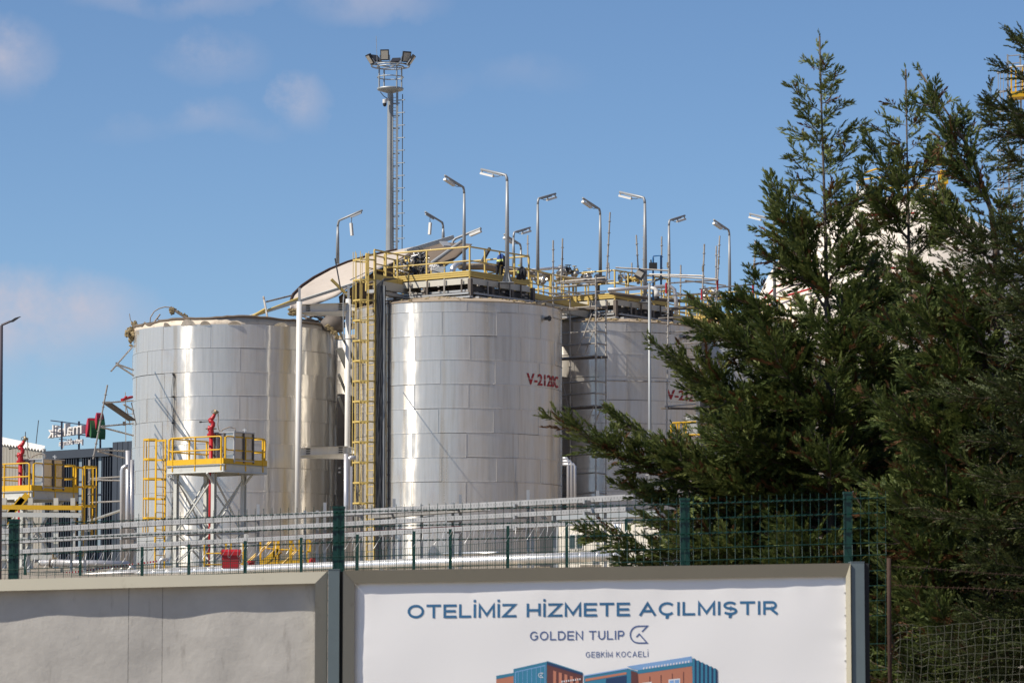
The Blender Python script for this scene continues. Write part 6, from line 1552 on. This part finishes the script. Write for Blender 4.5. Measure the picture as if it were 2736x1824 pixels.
# ------------------------------------------------------------------ conifers
class Sprays:
    """collects thin leaf blades as quads with a tint each"""
    def __init__(s): s.base = []; s.dir = []; s.side = []; s.tint = []; s.len = []; s.wid = []
    def add(s, b, d, sd_, L, w_, t): s.base.append(b); s.dir.append(d); s.side.append(sd_); s.len.append(L); s.wid.append(w_); s.tint.append(t)
    def build(s, name, m, parent):
        b = np.concatenate(s.base); d = np.concatenate(s.dir); q = np.concatenate(s.side); L = np.concatenate(s.len)[:, None]; w_ = np.concatenate(s.wid)[:, None]; t = np.concatenate(s.tint)
        n = len(b); v = np.empty((n, 4, 3)); v[:, 0] = b; v[:, 1] = b + d * L * .45 + q * w_; v[:, 2] = b + d * L; v[:, 3] = b + d * L * .45 - q * w_
        v -= np.array(ORG[parent.name][:])
        me = bpy.data.meshes.new(name); me.vertices.add(n * 4); me.vertices.foreach_set('co', v.reshape(-1).astype(np.float32))
        me.loops.add(n * 4); me.polygons.add(n); me.loops.foreach_set('vertex_index', np.arange(n * 4, dtype=np.int32)); me.polygons.foreach_set('loop_start', np.arange(0, n * 4, 4, dtype=np.int32))
        me.update(calc_edges=True); at = me.attributes.new('tint', 'FLOAT', 'POINT'); at.data.foreach_set('value', np.repeat(t, 4).astype(np.float32))
        me.materials.append(MATS[m]); o = bpy.data.objects.new(name, me); COL.objects.link(o); o.parent = parent; o['kind'] = 'stuff'; ORG[o.name] = ORG[parent.name]; return n
def unit(a): return a / np.maximum(np.linalg.norm(a, axis=-1, keepdims=True), 1e-9)
NTRI = 0
def branch_sprays(S, g, pts, L, dens=1.0, flat=.55, tone=0.5, brown=.05, blade=.066, wid=.0066, sec=.42, inner=.12, maxsec=.42):
    """feathery spray along a branch polyline: side twigs fan out and each carries blades on both sides"""
    pts = np.array(pts); m = len(pts) - 1
    n2 = max(6, int(L * 44 * dens)); s = inner + (1 - inner) * np.sort(g.random(n2)); x = s * m; i = np.minimum(x.astype(int), m - 1); f = (x - i)[:, None]
    base = pts[i] * (1 - f) + pts[i + 1] * f; tan = unit(pts[i + 1] - pts[i])
    up = np.array([0, 0, 1.0]); sd_ = unit(np.cross(tan, up) + 1e-6); nv = unit(np.cross(sd_, tan))
    sg = np.where(np.arange(n2) % 2 == 0, 1.0, -1.0); roll = g.normal(0, flat, n2)
    lat = sd_ * (np.cos(roll) * sg)[:, None] + nv * np.sin(roll)[:, None]
    ang = g.uniform(.45, .95, n2) * (1 - .45 * s ** 3); d2 = unit(tan * np.cos(ang)[:, None] + lat * np.sin(ang)[:, None] + np.array([0, 0, .12]))
    l2 = np.minimum(maxsec, sec * L * (1 - s) ** .75 + .07) * g.uniform(.6, 1.15, n2)
    tone2 = np.clip(tone + .06 + g.normal(0, .13, n2), .2, 1); isb = g.random(n2) < brown * (1.6 - s)
    n3 = np.maximum(4, (l2 / .0092 * dens).astype(int)); idx = np.repeat(np.arange(n2), n3); t = np.concatenate([(np.arange(k) + .5) / k for k in n3])
    b3 = base[idx] + d2[idx] * (l2[idx] * t)[:, None]; b3[:, 2] -= (t * t) * l2[idx] * .08
    nr = unit(np.cross(d2[idx], lat[idx]) + g.normal(0, .35, (len(idx), 3))); side = unit(np.cross(nr, d2[idx]))
    sg3 = np.where(g.random(len(idx)) < .5, 1.0, -1.0); a3 = g.uniform(.25, .75, len(idx)) * (1 - .6 * t)
    d3 = unit(d2[idx] * np.cos(a3)[:, None] + side * (np.sin(a3) * sg3)[:, None] + nr * g.normal(0, .18, len(idx))[:, None])
    bl = blade * g.uniform(.6, 1.25, len(idx)) * (1 - .35 * t); sdv = unit(np.cross(d3, nr))
    tint = np.where(isb[idx], .05, np.clip(tone2[idx] + .28 * (t - .5) + g.normal(0, .08, len(idx)), .17, 1.0))
    S.add(b3, d3, sdv, bl, np.full(len(idx), wid), tint)
def curve_branch(p, d, L, lift, n=7, wob=0.0, g=None):
    """polyline from p along d (unit), bending upwards by lift toward the tip"""
    out = []
    for i in range(n + 1):
        s = i / n; q = p + d * (L * s) + Z * (lift * L * s * s)
        if wob and g is not None: q = q + Vector(g.normal(0, wob * s, 3))
        out.append(q)
    return out
def conifer(name, label, trunk_px, Y, prof, step, seed, spurs=(), elev=(22, 8), lift=.22, dens=1.0, tone=.5, brown=.05, mat_='cypress_leaf', rbase=.05, skip=0, blade=.066, wid=.0066, kw={}, sun_side=True, ydir=None):
    """trunk_px: photo pixels from base to tip; prof: [(distance below the tip in m, branch length in m)]"""
    g = np.random.default_rng(seed); tp = [P(x, y, Y + (ydir or 0) * k) for k, (x, y) in enumerate(trunk_px)]
    base = Vector((tp[0].x, tp[0].y, gz(Y) - .05)); tp = [base] + [p for p in tp if p.z > base.z + .1]
    t = thing(name, label, 'tree', base, 'conifers at the roadside')
    tip = tp[-1]; H = tip.z - base.z
    part('trunk', MB().path(tp, [max(.008, rbase * ((tip.z - p.z) / H) ** .95) for p in tp], 10), 'bark', t, smooth=True)
    limbs = MB(); S = Sprays()
    def at(dz):
        z = tip.z - dz
        for a, b in zip(tp, tp[1:]):
            if a.z <= z <= b.z: return a.lerp(b, (z - a.z) / max(1e-6, b.z - a.z))
        return tp[0].copy()
    def Lp(dz):
        for (a, la), (b, lb_) in zip(prof, prof[1:]):
            if dz <= b: return la + (lb_ - la) * (dz - a) / (b - a)
        return prof[-1][1]
    # leader tuft
    branch_sprays(S, g, [tuple(q) for q in (at(.62), at(.4), at(.2), at(0))], .35, 1.1, 1.2, tone + .12, 0, blade * .8, wid, .22)
    dz = .3; az = g.random() * 6.28
    while dz < H - .15:
        L = Lp(dz) * g.uniform(.72, 1.2); az += 2.4 + g.normal(0, .35)
        e = R(elev[0] + (elev[1] - elev[0]) * dz / H + g.normal(0, 5)); p = at(dz)
        if dz > 1.7 and g.random() < skip: dz += step(dz); continue
        d = Vector((math.cos(az) * math.cos(e), math.sin(az) * math.cos(e), math.sin(e)))
        pts = curve_branch(p, d, L, lift, 7, .03 * L, g); limbs.path(pts, [max(.003, .0085 * min(1.6, L) * (1 - i / 7.5)) for i in range(8)], 5)
        branch_sprays(S, g, [tuple(q) for q in pts], L, dens, .55, tone + (.22 if dz < 1.8 else 0), brown, blade, wid, **kw)
        if L > .7:      # forked side limbs
            for k in range(int(L * 3.2)):
                s_ = g.uniform(.2, .8); q = Vector(pts[int(s_ * 7)]); a2 = az + g.choice([-1, 1]) * g.uniform(.4, .9); e2 = e + g.normal(.15, .25); l2 = L * (1 - s_) * g.uniform(.5, .8) + .12
                d2 = Vector((math.cos(a2) * math.cos(e2), math.sin(a2) * math.cos(e2), math.sin(e2))); pp = curve_branch(q, d2, l2, lift, 5)
                limbs.path(pp, [.004 * (1 - i / 6) + .0015 for i in range(6)], 4); branch_sprays(S, g, [tuple(v) for v in pp], l2, dens, .7, tone, brown, blade, wid, **kw)
        dz += step(dz) * g.uniform(.75, 1.25)
    for (x0, y0, x1, y1, dy, th) in spurs:       # long limbs seen in the photograph
        a, b = P(x0, y0, Y), P(x1, y1, Y + dy); L = (b - a).length; mid = a.lerp(b, .5) - Z * L * .07
        pts = [a.lerp(mid, i / 4).lerp(mid.lerp(b, i / 4), i / 4) for i in range(5)]
        pts = [(a * (1 - s) ** 2 + mid * 2 * s * (1 - s) + b * s * s) for s in [i / 8 for i in range(9)]]
        limbs.path(pts, [max(.004, .014 * (1 - i / 9)) for i in range(9)], 6)
        branch_sprays(S, g, [tuple(q) for q in pts], L, dens * 1.1, .6, tone + .08, brown, blade, wid, inner=.1)
        for k in range(int(L * 9 * th)):
            s_ = g.uniform(.12, .93) ** .9; q = Vector(pts[min(8, int(s_ * 8))]); main = (b - a).normalized(); l2 = (.16 + .34 * (1 - s_) * th) * g.uniform(.6, 1.2)
            d2 = (main * .8 + Vector(g.normal(0, .42, 3)) + Z * .12).normalized(); pp = curve_branch(q, d2, l2, .15, 5); limbs.path(pp, [.0035 * (1 - i / 6) + .0015 for i in range(6)], 4)
            branch_sprays(S, g, [tuple(v) for v in pp], l2, dens * 1.1, .7, tone + .06, brown, blade, wid)
    part('limbs', limbs, 'bark', t); n = S.build('crown', mat_, t)
    global NTRI; NTRI += 2 * n; return t
stepA = lambda d: .058 if d < 1.7 else (.07 if d < 2.6 else .044)
conifer('cypress_tree', 'tall cypress with an open pointed top, beside the last lamp post', [(2240, 1900), (2222, 1500), (2212, 1000), (2206, 640), (2200, 440), (2194, 260), (2190, 97)], 29.0,
        [(0, .05), (.35, .2), (.65, .28), (.9, .36), (1.5, .38), (2.1, .5), (2.5, .85), (3.0, 1.0), (4.0, 1.35), (6, 1.5)], stepA, 3,
        spurs=[(2208, 800, 2058, 472, -.3, .8), (2208, 830, 2048, 522, .1, .8), (2210, 780, 2027, 664, -.2, .6), (2212, 980, 1838, 868, -.4, 1.0), (2212, 1000, 1846, 800, .2, 1.0), (2214, 1180, 1736, 912, -.5, 1.1), (2214, 1200, 1800, 980, .2, 1.0),
               (2218, 1420, 1460, 1110, -.5, 1.0), (2218, 1400, 1618, 1095, .1, 1.1), (2218, 1330, 1690, 1180, -.4, 1.1), (2218, 1460, 1640, 1290, -.2, 1.1), (2220, 1560, 1542, 1408, -.3, .9), (2220, 1540, 1700, 1370, -.5, 1.0), (2220, 1600, 1650, 1490, -.2, .8), (2212, 1100, 1900, 1060, -.7, 1.1), (2220, 1500, 1800, 1450, -.7, 1.1), (2220, 1380, 1850, 1250, -.8, 1.1), (2215, 1250, 1950, 1130, -.9, 1.1),
               (2206, 700, 2290, 520, .2, .6), (2206, 760, 2315, 610, -.4, .5), (2210, 900, 2330, 700, .2, .35), (2210, 950, 2350, 790, -.3, .35), (2212, 1150, 2420, 960, -.4, 1.0)], skip=.28, dens=1.15, tone=.5, brown=.07)
conifer('cypress_tree', 'second cypress with a thin pale tip, standing in front of the white sphere tank', [(2450, 1900), (2442, 1400), (2434, 900), (2428, 640), (2424, 420), (2420, 185)], 31.0,
        [(0, .04), (.3, .16), (.6, .28), (1.0, .36), (1.4, .42), (2.0, .55), (2.6, .75), (3.5, 1.1), (6, 1.4)], stepA, 8,
        spurs=[(2428, 640, 2290, 462, -.2, .9), (2428, 560, 2312, 352, .1, .6), (2430, 760, 2270, 640, .2, .8), (2432, 900, 2290, 760, -.3, .9), (2434, 1100, 2330, 900, -.5, 1.0), (2438, 1300, 2290, 1150, -.6, 1.0), (2430, 700, 2560, 560, -.2, .9), (2432, 860, 2300, 850, -.5, .9), (2426, 600, 2330, 520, -.4, .7), (2426, 520, 2500, 400, 0, .7)], skip=.3, dens=1.1, tone=.46, brown=.09)
conifer('cypress_tree', 'broad dark cypress whose long leader leans up to the left', [(2665, 1900), (2660, 1400), (2668, 1000), (2672, 760), (2648, 560), (2590, 400), (2530, 300), (2455, 188)], 27.5,
        [(0, .06), (.5, .14), (1.0, .26), (1.6, .5), (2.2, .85), (3.2, 1.25), (6, 1.4)], lambda d: .06 if d < 1.2 else .05, 21,
        spurs=[(2650, 560, 2475, 240, -.2, .8), (2620, 520, 2520, 420, .1, .9), (2600, 440, 2560, 320, .2, .8), (2660, 700, 2450, 520, -.3, 1.1), (2668, 860, 2420, 700, -.3, 1.1), (2668, 1000, 2430, 820, -.5, 1.2), (2662, 1150, 2420, 1000, -.6, 1.1), (2660, 1300, 2370, 1080, -.7, 1.0), (2660, 1400, 2400, 1250, -.8, 1.0), (2660, 1560, 2390, 1310, -.9, 1.0), (2660, 1600, 2370, 1420, -.9, 1.0), (2660, 1700, 2400, 1560, -.9, 1.0), (2660, 1750, 2480, 1640, -1., 1.0)], tone=.44, brown=.12, rbase=.1)
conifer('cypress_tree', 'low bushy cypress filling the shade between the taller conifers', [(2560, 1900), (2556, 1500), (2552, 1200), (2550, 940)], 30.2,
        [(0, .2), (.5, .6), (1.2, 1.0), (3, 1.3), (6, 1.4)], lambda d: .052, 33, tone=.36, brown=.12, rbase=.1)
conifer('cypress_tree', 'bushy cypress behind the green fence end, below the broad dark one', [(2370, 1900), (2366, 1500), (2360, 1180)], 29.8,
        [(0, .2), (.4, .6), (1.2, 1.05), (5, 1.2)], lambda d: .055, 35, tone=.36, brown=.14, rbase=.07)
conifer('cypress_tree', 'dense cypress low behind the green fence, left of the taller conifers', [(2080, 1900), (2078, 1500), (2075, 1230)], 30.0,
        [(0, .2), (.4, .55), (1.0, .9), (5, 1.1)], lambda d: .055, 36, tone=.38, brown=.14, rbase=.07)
conifer('fir_tree', 'fir with level dark branches cut off by the right edge of the view', [(2850, 1900), (2846, 1200), (2840, 700), (2836, 300), (2830, -150)], 26.0,
        [(0, .08), (.5, .18), (1.0, .26), (1.4, .38), (2.2, .72), (3.2, .95), (6, 1.25)], lambda d: .05, 55, elev=(4, -4), lift=.12, tone=.45, brown=.05, mat_='fir_leaf', rbase=.1, blade=.034, wid=.0055, dens=1.5, kw=dict(sec=.3, maxsec=.3),
        spurs=[(2840, 330, 2616, 268, -.1, .5), (2840, 380, 2622, 286, .2, .5), (2840, 400, 2632, 322, -.3, .5), (2840, 250, 2648, 166, 0, .3), (2838, 200, 2700, 98, -.1, .4), (2840, 460, 2640, 420, .2, .5), (2840, 160, 2690, 80, .2, .3)])
print('foliage triangles', NTRI)
